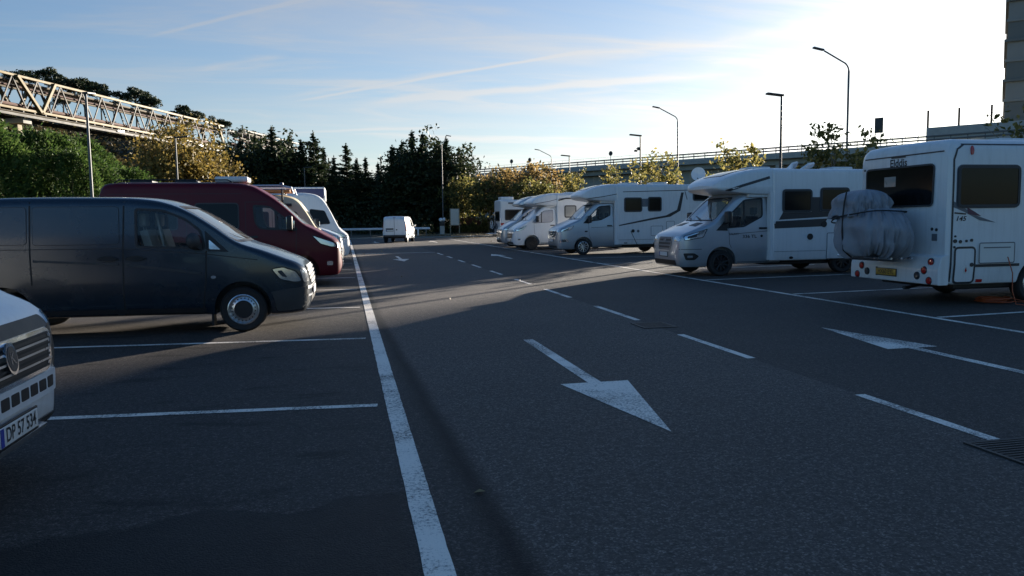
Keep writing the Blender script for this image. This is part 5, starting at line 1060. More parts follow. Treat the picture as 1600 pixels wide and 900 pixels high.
# ---------------------------------------------------------------- lamp posts
LG = 'lamp posts around the car park'
def lamp_flat(x, y, h, dx, dy, label, m='dsteel', cams=False, head=.75):
    t = tag(empty('street_lamp', (x, y, 0)), label, 'street lamp', LG); MB().tube([(0, 0, -.1), (0, 0, h*.5), (0, 0, h)], [.075, .06, .045], 10).build('pole', M[m], t)
    MB().tube([(0, 0, -.1), (0, 0, .5)], .11, 10).build('base_sleeve', M[m], t)
    a = math.atan2(dy, dx); o = MB().box(-.08, head, -.12, .12, -.04, .05, .03).build('lamp_head', M['dsteel'], t); o.location = (0, 0, h); o.rotation_euler = (0, R(-5), a)
    if cams:
        c = MB(); c.bar((0, 0, h-.75), (-.30, 0, h-.85), .04); c.box(-.42, -.22, -.06, .06, h-1.05, h-.92, .02); c.box(-.20, -.04, -.1, .1, h-.95, h-.75, .02); c.build('camera_housing', M['black'], t)
def lamp_curved(x, y, h, reach, label, drop=.75):
    t = tag(empty('street_lamp', (x, y, 0)), label, 'street lamp', LG); P = [(0, 0, -.1), (0, 0, h*.5), (0, 0, h-.95)]
    for k in range(1, 7):
        a = k/6*R(72); P.append((-math.copysign(.45*(1-math.cos(a)), reach), 0, h-.95+.45*math.sin(a)))
    P.append((-reach+.45*(1 if reach > 0 else -1), 0, h-.05)); MB().tube(P, [.07]+[.05]*2+[.035]*(len(P)-3), 10).build('pole', M['steel'], t)
    o = MB().box(-.36, .18, -.08, .08, -.03, .05, .025).build('lamp_head', M['steel'], t); o.location = (-reach+.25*(1 if reach > 0 else -1), 0, h); o.rotation_euler = (0, R(10 if reach > 0 else -10), 0 if reach > 0 else math.pi)
lamp_flat(19.5, 32, 7, -1, 0, 'dark flat headed lamp post behind the black banded motorhome'); lamp_flat(19.35, 48.7, 7, -1, 0, 'flat headed lamp post carrying camera boxes', cams=True); lamp_flat(19.2, 64.8, 7, -1, 0, 'smallest flat headed lamp post in the right row')
lamp_curved(22.9, 32, 9.1, 1.75, 'tallest curved arm lamp post on the right against the white sky'); lamp_curved(22.6, 50, 9.05, 1.75, 'curved arm lamp post behind the satellite dish motorhome'); lamp_curved(22.0, 81, 9.0, 1.75, 'smallest curved arm lamp post, before the viaduct')
lamp_flat(-10.3, 35.3, 7.0, .3, 1, 'slim lamp post in front of the green shrubs at left', 'steel', head=.5); lamp_flat(-10.3, 52.5, 7.0, 1, 0, 'lamp post with short head before the yellow tree', 'steel'); lamp_flat(-3.8, 80, 7.0, 1, 0, 'lamp post standing against the dark conifers behind the left row', 'steel')
lamp_curved(10.0, 80, 10.3, -.9, 'tall grey lamp post with hooked top at the end of the lane')

# ---------------------------------------------------------------- end of the lot: barrier, board, post, fence
t = tag(empty('guard_rail', (0, 73.5, 0)), 'pale horizontal guard rail across the end of the lane', 'barrier')
for i in range(6): MB().box(-1.2+i*1.75-.05, -1.2+i*1.75+.05, .05, .15, 0, .95, .01).build('post', M['steel'], t)
MB().add(*prism([(-.02, .78), (.05, .84), (-.02, .90), (.05, .96), (.07, .96), (.0, .90), (.07, .84), (.0, .78)], 'x', -1.6, 7.9)).build('rail', M['white'], t)
t = tag(empty('information_board', (11.5, 82, .1)), 'pale information board on two posts at the far right of the lane', 'board')
for x in (-.48, .48): MB().box(x-.04, x+.04, -.04, .04, 0, 2.75, .008).build('post', M['wood'], t)
bd = MB().box(-.43, .43, -.05, -.01, 1.0, 2.68, .008).build('panel', M['paper'], t); MB().box(-.46, .46, -.055, .0, 2.68, 2.74, .005).build('top_rail', M['wood'], t); MB().box(-.46, .46, -.055, .0, .94, 1.0, .005).build('bottom_rail', M['wood'], t)
t = tag(empty('service_post', (9.7, 78.5, .1)), 'small service post with white round cap beside the hooked lamp post', 'post')
MB().box(-.22, .22, -.2, .2, 0, .95, .03).build('column', M['concrete'], t); MB().box(-.26, .26, -.24, .24, .95, 1.35, .05).build('hose_box', M['black'], t); MB().ball((-.12, 0, 1.55), (.22, .2, .2)).ball((.2, 0, 1.58), (.14, .14, .2)).build('cap', M['white'], t); MB().box(-.5, .9, -.4, .3, -.05, .08, .02).build('plinth', M['kerb'], t)
t = tag(empty('bollard', (7.0, 76, .1)), 'small white bollard left of the service post', 'bollard'); MB().lathe([(.08, 0), (.08, .6), (.06, .68), (0, .7)], 12, 'z').build('shaft', M['white'], t)
t = tag(empty('wooden_fence', (12.4, 87, .1)), 'red brown wooden fence behind the information board', 'fence'); b0 = None
for i in range(40):
    if b0 is None: b0 = MB().box(-.075, .075, -.012, .012, 0, 1.75, .004).build('board', M['redwood'], t); o = b0
    else: o = inst(b0, t)
    o.location = (i*.165, 0, random.uniform(-.03, .03))
for i in range(4): MB().box(i*2.15-.06, i*2.15+.06, .02, .14, 0, 1.85, .01).build('post', M['redwood'], t)
for z in (.4, 1.4): MB().box(-.1, 6.6, .014, .07, z, z+.1, .005).build('rail', M['redwood'], t)
for i, x in enumerate((14.9, 15.6, 16.25)): o = MB().tube([(0, 0, 0), (random.uniform(-.06, .06), 0, 1.75)], [.055, .045], 8).build('tree_stake', M['wood'], None); o.location = (x, 85, .05); tag(o, ['leftmost', 'middle', 'rightmost'][i]+' of three pale tree stakes before the red brown fence', 'stake', 'tree stakes')
# ---------------------------------------------------------------- vegetation
def cards_mesh(name, P, U, S, asp, rng, jitter=1.0):
    """kite-shaped leaf faces: centre P, long axis U (or random), length S"""
    n = len(P)
    if U is None: U = rng.normal(size=(n, 3))
    U = U/np.linalg.norm(U, axis=1, keepdims=True); Q = rng.normal(size=(n, 3)); V = np.cross(U, Q); V /= np.linalg.norm(V, axis=1, keepdims=True)+1e-9
    S = np.asarray(S).reshape(-1, 1)*np.ones((n, 1)); Nn = np.cross(U, V)
    A = P-U*S*.5; B = P+V*S*asp*.5+Nn*S*.08; C = P+U*S*.5; D = P-V*S*asp*.5+Nn*S*.08
    co = np.stack([A, B, C, D], 1).reshape(-1, 3).astype(np.float32)
    me = bpy.data.meshes.new(name); me.vertices.add(4*n); me.vertices.foreach_set('co', co.ravel()); me.loops.add(4*n); me.loops.foreach_set('vertex_index', np.arange(4*n, dtype=np.int32)); me.polygons.add(n)
    me.polygons.foreach_set('loop_start', np.arange(0, 4*n, 4, dtype=np.int32)); me.update(calc_edges=True); return me
def limbs(rng, H, R0, n, spread, base=.35, r=.12):
    b = MB(); b.tube([(0, 0, -.2), (.04*H*rng.normal()*.3, .04*H*rng.normal()*.3, H*.4), (0, 0, H*.85)], [r, r*.75, r*.2], 8)
    for i in range(n):
        a = rng.uniform(0, 6.28); z = H*rng.uniform(base, .75); L = spread*rng.uniform(.5, .95); e = (math.cos(a)*L, math.sin(a)*L, z+L*rng.uniform(.3, .9))
        b.tube([(0, 0, z), (e[0]*.5, e[1]*.5, z+(e[2]-z)*.4), e], [r*.4, r*.28, r*.1], 5)
    return b
def broad_crown(rng, H, rx, rz, cz, ncl, per, leaf, hole=.35, flat=1.0):
    c = rng.normal(size=(ncl, 3)); c /= np.linalg.norm(c, axis=1, keepdims=True); rad = rng.uniform(hole, 1.0, (ncl, 1))**.6
    lob = 1+.22*np.sin(3*np.arctan2(c[:, 1], c[:, 0])+rng.uniform(0, 6))[:, None]+.15*rng.normal(size=(ncl, 1))
    c = c*rad*lob*np.array([rx, rx, rz]); c[:, 2] += cz
    P = np.repeat(c, per, 0)+rng.normal(size=(ncl*per, 3))*np.array([rx*.13, rx*.13, rx*.10]); return P, leaf*rng.uniform(.6, 1.25, ncl*per)
TREES = {}
def make_tree(kind, var, H, rx, rz, cz, ncl, per, leaf, lm, bm, nl=9, hole=.3, r=.12, asp=.6):
    rng = np.random.default_rng(100+var*13+len(kind)); P, S = broad_crown(rng, H, rx, rz, cz, ncl, per, leaf, hole)
    P = P[P[:, 2] > .2]; S = S[:len(P)]; cr = cards_mesh('crown', P, None, S, asp, rng); cr.materials.append(lm)
    tb = limbs(rng, H, rx, nl, rx, .3, r); tm = bpy.data.meshes.new('trunk'); tm.from_pydata(tb.v, [], tb.f); tm.materials.append(bm); tm.shade_smooth(); TREES[(kind, var)] = (cr, tm)
def plant(kind, var, loc, name, label, cat, group, s=1.0, rz=None, sz=1.0):
    t = tag(empty(name, loc, random.uniform(0, 6.28) if rz is None else rz), label, cat, group); t.scale = (s, s, s*sz); cr, tm = TREES[(kind, var)]
    link('crown', cr, None, t)
    if tm: link('trunk', tm, None, t)
    return t
def make_conifer(var, H, Rb, lm, dens=1.0):
    rng = np.random.default_rng(400+var); Ps = []; Us = []; Ss = []; z = .4
    while z < H*.985:
        k = z/H; L0 = Rb*(1-k)**.95*(.80+.20*math.sin(z*1.7+var))+.12; nb = int((11 if k < .7 else 7)*dens)
        for i in range(nb):
            a = rng.uniform(0, 6.283); z_ = z+rng.uniform(-.3, .3); L = L0*rng.uniform(.35, 1.5)*(1+.35*math.sin(a*2+var*1.7+z*.5)); ns = max(3, int(L/.17)); tt = rng.uniform(.12, 1.0, ns*3); up = .18+.55*k
            d = np.stack([np.cos(a)*tt*L, np.sin(a)*tt*L, z_+(up*tt-.45*tt*tt)*L*.55+rng.normal(size=len(tt))*.05], 1); d[:, :2] += rng.normal(size=(len(tt), 2))*.07*L
            u = np.stack([np.cos(a+rng.normal(size=len(tt))*.7), np.sin(a+rng.normal(size=len(tt))*.7), rng.uniform(-.3, .7, len(tt))], 1); Ps.append(d); Us.append(u); Ss.append(rng.uniform(.28, .66, len(tt))*(.7+.3*(1-k)))
        z += .15+.10*(1-k)
    n = 40; Ps.append(np.stack([rng.normal(size=n)*.05, rng.normal(size=n)*.05, H*rng.uniform(.9, 1.03, n)], 1)); Us.append(np.tile([0, 0, 1.], (n, 1))+rng.normal(size=(n, 3))*.4); Ss.append(np.full(n, .28))
    me = cards_mesh('crown', np.concatenate(Ps), np.concatenate(Us), np.concatenate(Ss), .32, rng); me.materials.append(lm)
    tb = MB().tube([(0, 0, -.2), (0, 0, H*.5), (0, 0, H*.97)], [.17, .11, .02], 8); tm = bpy.data.meshes.new('trunk'); tm.from_pydata(tb.v, [], tb.f); tm.materials.append(M['bark']); TREES[('fir', var)] = (me, tm)
# broad dark evergreens filling the row
for v in range(2): make_tree('dark', v, 9.5, 3.3, 4.3, 5.2, 300, 22, .42, M['l_dark'], M['bark'], 9, .3, .16)
for i, (x, y, s, lb) in enumerate(((-12.8, 93, 1.10, 'broad dark evergreen at the left end of the conifer row'), (-9.0, 94, 1.20, 'broad dark evergreen behind the third conifer'), (-5.6, 95, 1.12, 'broad dark evergreen behind the fifth conifer'), (-.5, 103, .78, 'low broad evergreen in the gap of the conifer row'), (3.4, 103, .74, 'low broad evergreen left of the tall right hand conifers'), (7.4, 93, 1.06, 'broad dark evergreen behind the tall right hand conifers'), (10.6, 93, 1.18, 'broad dark evergreen behind the hooked lamp post'), (13.2, 95, 1.04, 'broad dark evergreen at the right end of the conifer row'))):
    plant('dark', i % 2, (x, y, 0), 'evergreen_tree', lb, 'tree', 'broad evergreens among the conifers', s)
for v, (H, Rb) in enumerate(((11.8, 4.0), (11.0, 3.4), (12.0, 4.8), (10.3, 3.9))): make_conifer(v, H, Rb, M['l_fir'])
HS = (11.8, 11.0, 12.0, 10.3)
CON = [(-11.5, 94, 10.9), (-10.1, 97, 11.9), (-7.7, 91, 12.1), (-6.3, 99, 12.1), (-4.7, 93, 10.8), (-3.3, 94, 11.9), (-2.3, 97, 10.4), (-1.0, 91, 8.9), (.4, 99, 11.0), (1.5, 93, 8.8), (2.6, 94, 9.0), (4.2, 97, 8.7), (5.6, 91, 10.1), (7.3, 99, 11.5), (8.1, 93, 12.0), (9.5, 94, 12.0), (11.7, 97, 11.5), (11.9, 91, 11.1), (14.6, 99, 10.7)]
clab = ['first', 'second', 'third', 'fourth', 'fifth', 'sixth', 'seventh', 'eighth', 'ninth', 'tenth', 'eleventh', 'twelfth', 'thirteenth', 'fourteenth', 'fifteenth', 'sixteenth', 'seventeenth', 'eighteenth', 'nineteenth']
for i, (x, y, h) in enumerate(CON):
    v = (i*7+3) % 4; tl = 'tall pointed' if h > 11.2 else ('middling' if h > 9.5 else 'short')
    plant('fir', v, (x, y, 0), 'conifer_tree', f'{tl} dark conifer, {clab[i]} from the left in the row ending the lane', 'conifer', 'dark conifers at the end of the lane', h/HS[v])
# yellow and mixed trees
make_tree('yel', 0, 8.8, 3.6, 3.9, 5.2, 420, 26, .34, M['l_yel'], M['bark'], 12, .25, .16)
make_tree('org', 0, 7.0, 2.8, 2.5, 4.5, 170, 20, .40, M['l_org'], M['barkp'], 10, .25, .12); make_tree('mix', 0, 6.2, 2.6, 2.2, 4.0, 150, 20, .38, M['l_mix'], M['barkp'], 10, .25, .11); make_tree('mix', 1, 5.6, 2.4, 2.0, 3.7, 140, 20, .36, M['l_mix'], M['barkp'], 10, .25, .11)
plant('yel', 0, (-13.2, 68, 0), 'autumn_tree', 'large golden yellow tree beneath the pipe bridge', 'tree', None, 1.02); plant('yel', 0, (-11.2, 71, 0), 'autumn_tree', 'smaller golden tree merged with the right side of the large yellow one', 'tree', None, .80)
AT = 'autumn trees left of the viaduct'
for (k, v, x, y, s, lb) in (('mix', 0, 13.2, 88, 1.05, 'green gold tree directly behind the information board'), ('mix', 1, 15.6, 84, 1.08, 'green gold tree behind the three stakes'), ('org', 0, 17.8, 86, 1.02, 'orange tree right of the green gold pair'), ('org', 0, 20.6, 83, 1.08, 'brightest orange tree left of the small curved lamp post'), ('mix', 1, 18.6, 76, .98, 'low green gold tree behind the farthest motorhome'), ('mix', 0, 23.6, 90, .85, 'last low tree of the autumn clump, next to the viaduct wall'), ('org', 0, 15.0, 96, 1.0, 'orange tree at the back, against the viaduct rail')):
    plant(k, v, (x, y, 0), 'autumn_tree', lb, 'tree', AT, s)
for v in range(3): make_tree('small', v, 5.2, 1.25+.12*v, 1.75, 3.25, 74+12*v, 18, .22, M['l_young'], M['barkp'], 10, .15, .06)
SG = 'young trees in a row behind the right hand motorhomes'
for i, (y, lb) in enumerate(((60.1, 'small young tree next to the flat lamp, leftmost of the row'), (49.4, 'young tree left of the camera carrying lamp post'), (42.4, 'young tree right of the camera carrying lamp post'), (33.4, 'young tree just left of the dark flat headed lamp post'), (25.9, 'young tree standing highest above the black banded motorhome'), (18.6, 'young tree by the tower at the right edge'))):
    plant('small', i % 3, (18.0 if i < 5 else 19.2, y, .05), 'young_tree', lb, 'tree', SG, (1.08, 1.0, 1.02, .98, .97, .88)[i])
# hedge of green shrubs at left
for v in range(2):
    rng = np.random.default_rng(50+v); n = 15000; a = rng.uniform(0, 6.28, n); u = rng.uniform(0, 1, n)**.6; rr = 2.7*np.sqrt(np.clip(1-(u*.98)**2.4, 0, 1))*rng.uniform(.55, 1.0, n)**.5*(1+.18*np.sin(4*a+v)+.12*np.sin(7*a+5*u))
    P = np.stack([np.cos(a)*rr, np.sin(a)*rr, u*4.6+rng.normal(size=n)*.12], 1); me = cards_mesh('foliage', P, np.stack([np.cos(a), np.sin(a), rng.uniform(-.2, 1.2, n)], 1)+rng.normal(size=(n, 3))*.4, rng.uniform(.10, .24, n), .4, rng); me.materials.append(M['l_grn'])
    tb = MB().tube([(0, 0, -.2), (.1, 0, 1.8), (0, 0, 4.0)], [.1, .07, .02], 6)
    for k in range(6): tb.tube([(0, 0, .4), (math.cos(k)*1.0, math.sin(k)*1.0, 2.6)], [.05, .015], 5)
    tm = bpy.data.meshes.new('stem'); tm.from_pydata(tb.v, [], tb.f); tm.materials.append(M['bark']); TREES[('shrub', v)] = (me, tm)
for i, (x, y, s, sz, lb) in enumerate(((-16.2, 38, 1.15, 1.42, 'tallest green shrub at the left edge below the pipe bridge'), (-14.2, 41, 1.05, 1.28, 'green shrub between the tallest one and the slim lamp post'), (-12.3, 39.5, .92, 1.06, 'green shrub just left of the slim lamp post'), (-10.7, 42, .82, .92, 'lowest green shrub, right of the slim lamp post'), (-19.0, 46, 1.25, 1.50, 'green shrub behind the tallest one at the left edge'), (-14.6, 47, 1.1, 1.35, 'green shrub in the second rank before the brown scrub'))):
    t = plant('shrub', i % 2, (x, y, 0), 'green_shrub', lb, 'shrub', 'green shrubs behind the left row', s, None, sz/s if s else 1)
# hill with scrub and stone pines
RIDGE = pchip([(-400, 34), (-160, 32), (-75, 28), (-55, 23.6), (-41, 21), (-27, 18), (-13, 13.5), (3, 8), (25, 2), (45, 0), (300, 0)])
def hz(x, y):
    s = max(0, min(1, (y-72)/118)); s = s*s*(3-2*s)*.75+s*.25; q = 1-max(0, min(1, (y-230)/250))*.8
    return RIDGE(x)*s*q-.15+(.6*math.sin(x*.21)*math.cos(y*.17) if s > 0 else 0)*min(1, RIDGE(x)*s/6)
v = []; f = []; nx, ny = 84, 66
for j in range(ny+1):
    for i in range(nx+1): x = -300+i*5; y = 66+j*6; v.append((x, y, hz(x, y)))
for j in range(ny):
    for i in range(nx): a = j*(nx+1)+i; f.append((a, a+1, a+nx+2, a+nx+1))
tag(mk('hill', v, f, M['hill'], None, 60), kind='structure')
rng = np.random.default_rng(11); C = []
while len(C) < 3300:
    x = rng.uniform(-95, 22); y = rng.uniform(74, 205)
    if RIDGE(x) < 3.5 or (x > -16 and y < 102) or (x > -22 and y < 74): continue
    C.append((x, y, hz(x, y), rng.uniform(.7, 2.1)))
C = np.array(C); per = 18; P = np.repeat(C[:, :3], per, 0); rs = np.repeat(C[:, 3], per); d = rng.normal(size=(len(P), 3)); d[:, 2] = np.abs(d[:, 2]); d /= np.linalg.norm(d, axis=1, keepdims=True); P = P+d*rs[:, None]*rng.uniform(.5, 1.1, (len(P), 1))
me = cards_mesh('hillside_scrub', P, None, rng.uniform(.45, 1.1, len(P)), .55, rng); me.materials.append(M['l_scrub']); tag(link('hillside_scrub', me, None), 'brown and olive scrub covering the hillside under the pipe bridge', 'scrub', kind='stuff')
rng = np.random.default_rng(12); C = []
while len(C) < 420:
    x = rng.uniform(-32, -7.5); y = rng.uniform(50, 80)
    if x > -16 and y < 60: continue
    C.append((x, y, 0.05, rng.uniform(.8, 2.2)))
C = np.array(C); per = 60; P = np.repeat(C[:, :3], per, 0); rs = np.repeat(C[:, 3], per); d = rng.normal(size=(len(P), 3)); d[:, 2] = np.abs(d[:, 2])*1.4; d /= np.linalg.norm(d, axis=1, keepdims=True); P = P+d*rs[:, None]*rng.uniform(.4, 1.1, (len(P), 1))
me = cards_mesh('undergrowth', P, None, rng.uniform(.2, .5, len(P)), .5, rng); me.materials.append(M['l_dark']); tag(link('undergrowth', me, None), 'dark undergrowth beneath the trees on the left', 'undergrowth', kind='stuff')
rng = np.random.default_rng(14); n = 9000; P = np.stack([rng.uniform(-8, 20, n), 83+rng.uniform(0, 9, n), np.abs(rng.normal(size=n))*1.1], 1); P = P[(P[:, 0] < 9.5)]
me = cards_mesh('end_hedge', P, None, rng.uniform(.2, .5, len(P)), .5, rng); me.materials.append(M['l_dark']); tag(link('end_hedge', me, None), 'dark tangled hedge bottom under the conifers at the end', 'hedge', kind='stuff')
rng = np.random.default_rng(15); n = 2600; P = np.stack([rng.uniform(4, 17, n), 71.3+rng.uniform(0, 12, n), rng.uniform(.13, .22, n)], 1)
P = np.concatenate([P, np.stack([np.abs(rng.normal(size=700))*2.5+9.5, 70.9-np.abs(rng.normal(size=700))*2.0, np.full(700, .02)], 1), np.stack([rng.uniform(-6, 15, 26), rng.uniform(9, 60, 26), np.full(26, .012)], 1), np.stack([rng.uniform(16.8, 21, 1500), rng.uniform(15, 70, 1500), rng.uniform(.13, .2, 1500)], 1)])
me = cards_mesh('leaf_litter', P, np.concatenate([rng.normal(size=(len(P), 2)), rng.normal(size=(len(P), 1))*.25], 1), rng.uniform(.05, .13, len(P)), .6, rng); me.materials.append(M['l_lit']); tag(link('leaf_litter', me, None), 'dry leaves strewn along the verge at the end of the lane', 'leaves', kind='stuff')
# low plants before the fence
for v in range(1):
    rng = np.random.default_rng(70); n = 700; a = rng.uniform(0, 6.28, n); u = rng.uniform(0, 1, n); P = np.stack([np.cos(a)*u*.7, np.sin(a)*u*.7, .15+(1-u*.6)*rng.uniform(.2, 1.1, n)], 1); me = cards_mesh('foliage', P, np.stack([np.cos(a), np.sin(a), np.full(n, 1.4)], 1), rng.uniform(.2, .45, n), .22, rng); me.materials.append(M['l_mix']); tb = MB().tube([(0, 0, -.1), (0, 0, .6)], [.03, .01], 5); tm = bpy.data.meshes.new('stem'); tm.from_pydata(tb.v, [], tb.f); tm.materials.append(M['bark']); TREES[('low', 0)] = (me, tm)
for i, (x, lb) in enumerate(((12.9, 'low spiky plant beside the information board'), (13.9, 'low spiky plant just left of the first stake'), (15.2, 'low spiky plant between the stakes'), (17.0, 'low spiky plant right of the stakes'))): plant('low', 0, (x, 84.3, .08), 'low_plant', lb, 'plant', 'low plants before the fence', 1.0+.12*i)
def make_pine(var, H, rx):
    rng = np.random.default_rng(800+var); P = []; S = []; tb = MB(); bend = rng.normal()*.4
    tb.tube([(0, 0, -.6), (bend*.4, 0, H*.4), (bend, .2, H*.86)], [.24, .18, .08], 7); nl = 15
    for i in range(nl):
        a = 6.283*i/nl*2.0+rng.uniform(-.4, .4); L = rx*rng.uniform(.15, 1.0); zc_ = H*(rng.uniform(.80, .97)-.12*(L/rx)**2); c = np.array([bend+math.cos(a)*L, math.sin(a)*L, zc_]); tb.tube([(bend*.8, .1, H*rng.uniform(.55, .78)), (c[0]*.6, c[1]*.6, zc_-.8), tuple(c)], [.08, .05, .02], 5)
        n = 130; d = rng.normal(size=(n, 3)); d /= np.linalg.norm(d, axis=1, keepdims=True); P.append(c+d*np.array([1.35, 1.35, .80])*rng.uniform(.55, 1.05, (n, 1))*rng.uniform(.75, 1.25)); S.append(rng.uniform(.4, .85, n))
    me = cards_mesh('crown', np.concatenate(P), None, np.concatenate(S), .45, rng); me.materials.append(M['l_pine']); tm = bpy.data.meshes.new('trunk'); tm.from_pydata(tb.v, [], tb.f); tm.materials.append(M['bark']); TREES[('pine', var)] = (me, tm)
for v, (H, rx) in enumerate(((12.5, 4.0), (11, 3.2), (13, 4.6))): make_pine(v, H, rx)
PH = (12.5, 11, 13)
PIN = [(-68, 36.4), (-64.5, 37.6), (-60.5, 36.0), (-57.5, 36.0), (-53, 34.0), (-47, 33.0), (-43.2, 30.3), (-36.8, 28.8), (-33, 27.2), (-27, 24.8), (-23.5, 23.0), (-20, 22.4), (-62, 31), (-50.5, 28.6), (-75, 35.5), (-40, 25.5), (-15.5, 20.2)]
for i, (x, zt) in enumerate(PIN):
    v = (i*2+1) % 3; y = 190+(i*5 % 9); z0 = hz(x, y); s = (zt+(-.4 if x < -52 else 1.2)-z0)/PH[v]; plant('pine', v, (x, y, z0-.3), 'stone_pine', f'stone pine on the ridge, {(clab)[sorted(p[0] for p in PIN).index(x)]} from the left of the ridge line', 'pine tree', 'stone pines along the ridge', max(.55, min(1.3, s)), None, 1.0)
# ---------------------------------------------------------------- pipe bridge on the left
BU = Vector((15.47, 45.51, 0)).normalized(); BZ, BH, BWD = 16.0, 4.0, 3.2
t = tag(empty('pipe_bridge', (-37.29-BU.y*1.6, 111.46+BU.x*1.6, 0), math.atan2(BU.y, BU.x)), 'ochre steel truss bridge carrying pipes across the hillside at left', 'bridge')
T0, T1 = -46.0, 47.5
for s in (-1, 1):
    y = s*BWD/2
    for z in (BZ, BZ+BH): MB().box(T0, T1, y-.12, y+.12, z-.15, z+.15, .03).build('chord', M['truss'], t)
    d0 = {}; n = 44; st = (T1-T0)/n
    for i in range(n):
        x0 = T0+i*st; up = i % 2 == 0; key = up
        if key not in d0: d0[key] = MB().bar((0, 0, .1), (st, 0, BH-.1), .15, .15).build('diagonal', M['dtruss'], t) if up else MB().bar((0, 0, BH-.1), (st, 0, .1), .15, .15).build('diagonal', M['dtruss'], t); o = d0[key]
        else: o = inst(d0[key], t)
        o.location = (x0, y, BZ)
for x0, x1 in ((-5.0, -1.2), (1.6, -1.0), (44.9, 47.3)):
    for s in (-1, 1): MB().bar((x0, s*(BWD/2+.16), BZ+BH), (x1, s*(BWD/2+.16), BZ), .42, .35).build('portal_post', M['truss'], t)
for (y, z, r, m) in ((-1.1, BZ+BH-.6, .16, 'pipeA'), (-.5, BZ+BH-.65, .20, 'pipeA'), (.2, BZ+BH-.6, .14, 'pipeA'), (.9, BZ+BH-.75, .18, 'pipeA'), (-1.2, BZ+BH-1.25, .10, 'pipeB'), (0, BZ+BH-1.25, .12, 'pipeA'), (-1.1, BZ+.50, .22, 'pipeB'), (-.4, BZ+.48, .18, 'pipeA'), (.4, BZ+.50, .22, 'pipeB'), (1.1, BZ+.45, .15, 'pipeB')):
    MB().tube([(T0, y, z), (T1+1.5, y, z)], r, 8).build('pipe', M[m], t)
MB().box(T0, T1, -BWD/2+.18, BWD/2-.18, BZ-.05, BZ+.06).build('walkway', M['dtruss'], t)
e0 = None
for i in range(48):
    x0 = T0+1+i*1.93
    if e0 is None: e0 = MB().box(-.10, .10, -BWD/2-.35, BWD/2+.35, -.42, -.22, .01).build('cross_beam', M['dtruss'], t); o = e0
    else: o = inst(e0, t)
    o.location = (x0, 0, BZ)
for s in (-1, 1): MB().box(T0, T1, s*(BWD/2+.3)-.06, s*(BWD/2+.3)+.06, BZ-.95, BZ-.45, .01).build('lower_girder', M['dtruss'], t); MB().tube([(T0, s*(BWD/2+.42), BZ-.55), (T1, s*(BWD/2+.42), BZ-.55)], .07, 6).build('pipe', M['pipeA'], t)
for x in (-3.0, 46.8):
    MB().box(x-.75, x+.75, -1.2, 1.2, BZ-1.6, BZ-.95, .05).build('pier_head', M['concrete'], t)
    for s in (-1, 1): MB().box(x-1.6-.4, x-1.6+.4, s*1.0-.4, s*1.0+.4, -6, BZ-1.9, .05).build('pier', M['truss'], t) if x < 0 else MB().box(x-.3, x+.3, s*1.4-.3, s*1.4+.3, -2, BZ-1.6, .04).build('pier', M['truss'], t)
for x in (14.0, 37.0): MB().box(x, x+1.6, -BWD/2-.5, -BWD/2-.3, BZ-.75, BZ-.45, .03).build('white_duct', M['white'], t)
# continuation beyond the end portal
t2 = tag(empty('pipe_rack', (-37.29+BU.x*52, 111.46+BU.y*52, 0), math.atan2(BU.y, BU.x)), 'second span of pipes continuing right of the truss behind the trees', 'pipe rack')
for (y, z, r, m) in ((-1.2, 19.4, .16, 'pipeA'), (-.4, 19.3, .22, 'pipeA'), (.5, 19.1, .2, 'pipeB'), (1.2, 19.3, .16, 'pipeA'), (-1.0, 18.2, .2, 'pipeA'), (.3, 18.1, .22, 'pipeB'), (1.0, 17.3, .25, 'pipeB'), (-.6, 17.2, .22, 'pipeA')): MB().tube([(0, y, z), (30, y, z-.6)], r, 8).build('pipe', M[m], t2)
for s in (-1, 1):
    for z in (17.0, 19.8): MB().box(0, 30, s*1.5-.12, s*1.5+.12, z-.15, z+.15, .02).build('chord', M['dtruss'], t2)
for i in range(11): MB().bar((i*3, 1.5, 17), (i*3, 1.5, 19.8), .14).bar((i*3, -1.5, 17), (i*3, -1.5, 19.8), .14).bar((i*3, -1.5, 17), (i*3, 1.5, 17), .14).build('frame', M['dtruss'], t2)
for x in (1.5, 16, 29): MB().box(x-.3, x+.3, -.8, .8, 2, 17, .04).build('pier', M['concrete2'], t2)
for i, x in enumerate((-2.3, 2.28, 6.1)): o = MB().tube([(0, 0, 0), (0, 0, 12.0)], [.14, .09], 8).build('utility_pole', M['bark'], None); o.location = (x, 130, 0); tag(o, ['left', 'middle', 'right'][i]+' one of three bare poles rising between the conifers', 'pole', 'bare poles behind the conifers')

# ---------------------------------------------------------------- viaduct on the right
VU = Vector((-48.3, 65.6, 0)).normalized(); va = math.atan2(VU.y, VU.x)
VO = Vector((72.98, 86.87, 0))*1.6
t = tag(empty('viaduct', VO, va), 'concrete road viaduct with guard rails and fence behind the motorhomes', 'viaduct')
sp0 = -120; span = 30.0; VZ = 16.0; first = {}
def vpart(key, build, x):
    if key not in first: first[key] = build(); o = first[key]
    else: o = inst(first[key], t)
    o.location = (x, 0, 0); return o
def mk_fence():
    b = MB()
    for i in range(12): b.tube([(i*2.5+.5, .3, VZ+.3), (i*2.5+.5, .3, VZ+2.25)], .05, 5)
    for z in (1.2, 2.22): b.tube([(0, .3, VZ+z), (span, .3, VZ+z)], .03, 5)
    return b.build('fence_panel', M['steel'], t)
def mk_guard():
    b = MB()
    for i in range(10): b.box(i*3.0+.4, i*3.0+.56, .52, .66, VZ, VZ+1.55)
    for z in (.55, 1.25): b.box(0, span, .66, .76, VZ+z, VZ+z+.32, .02)
    return b.build('guard_rail', M['steel'], t)
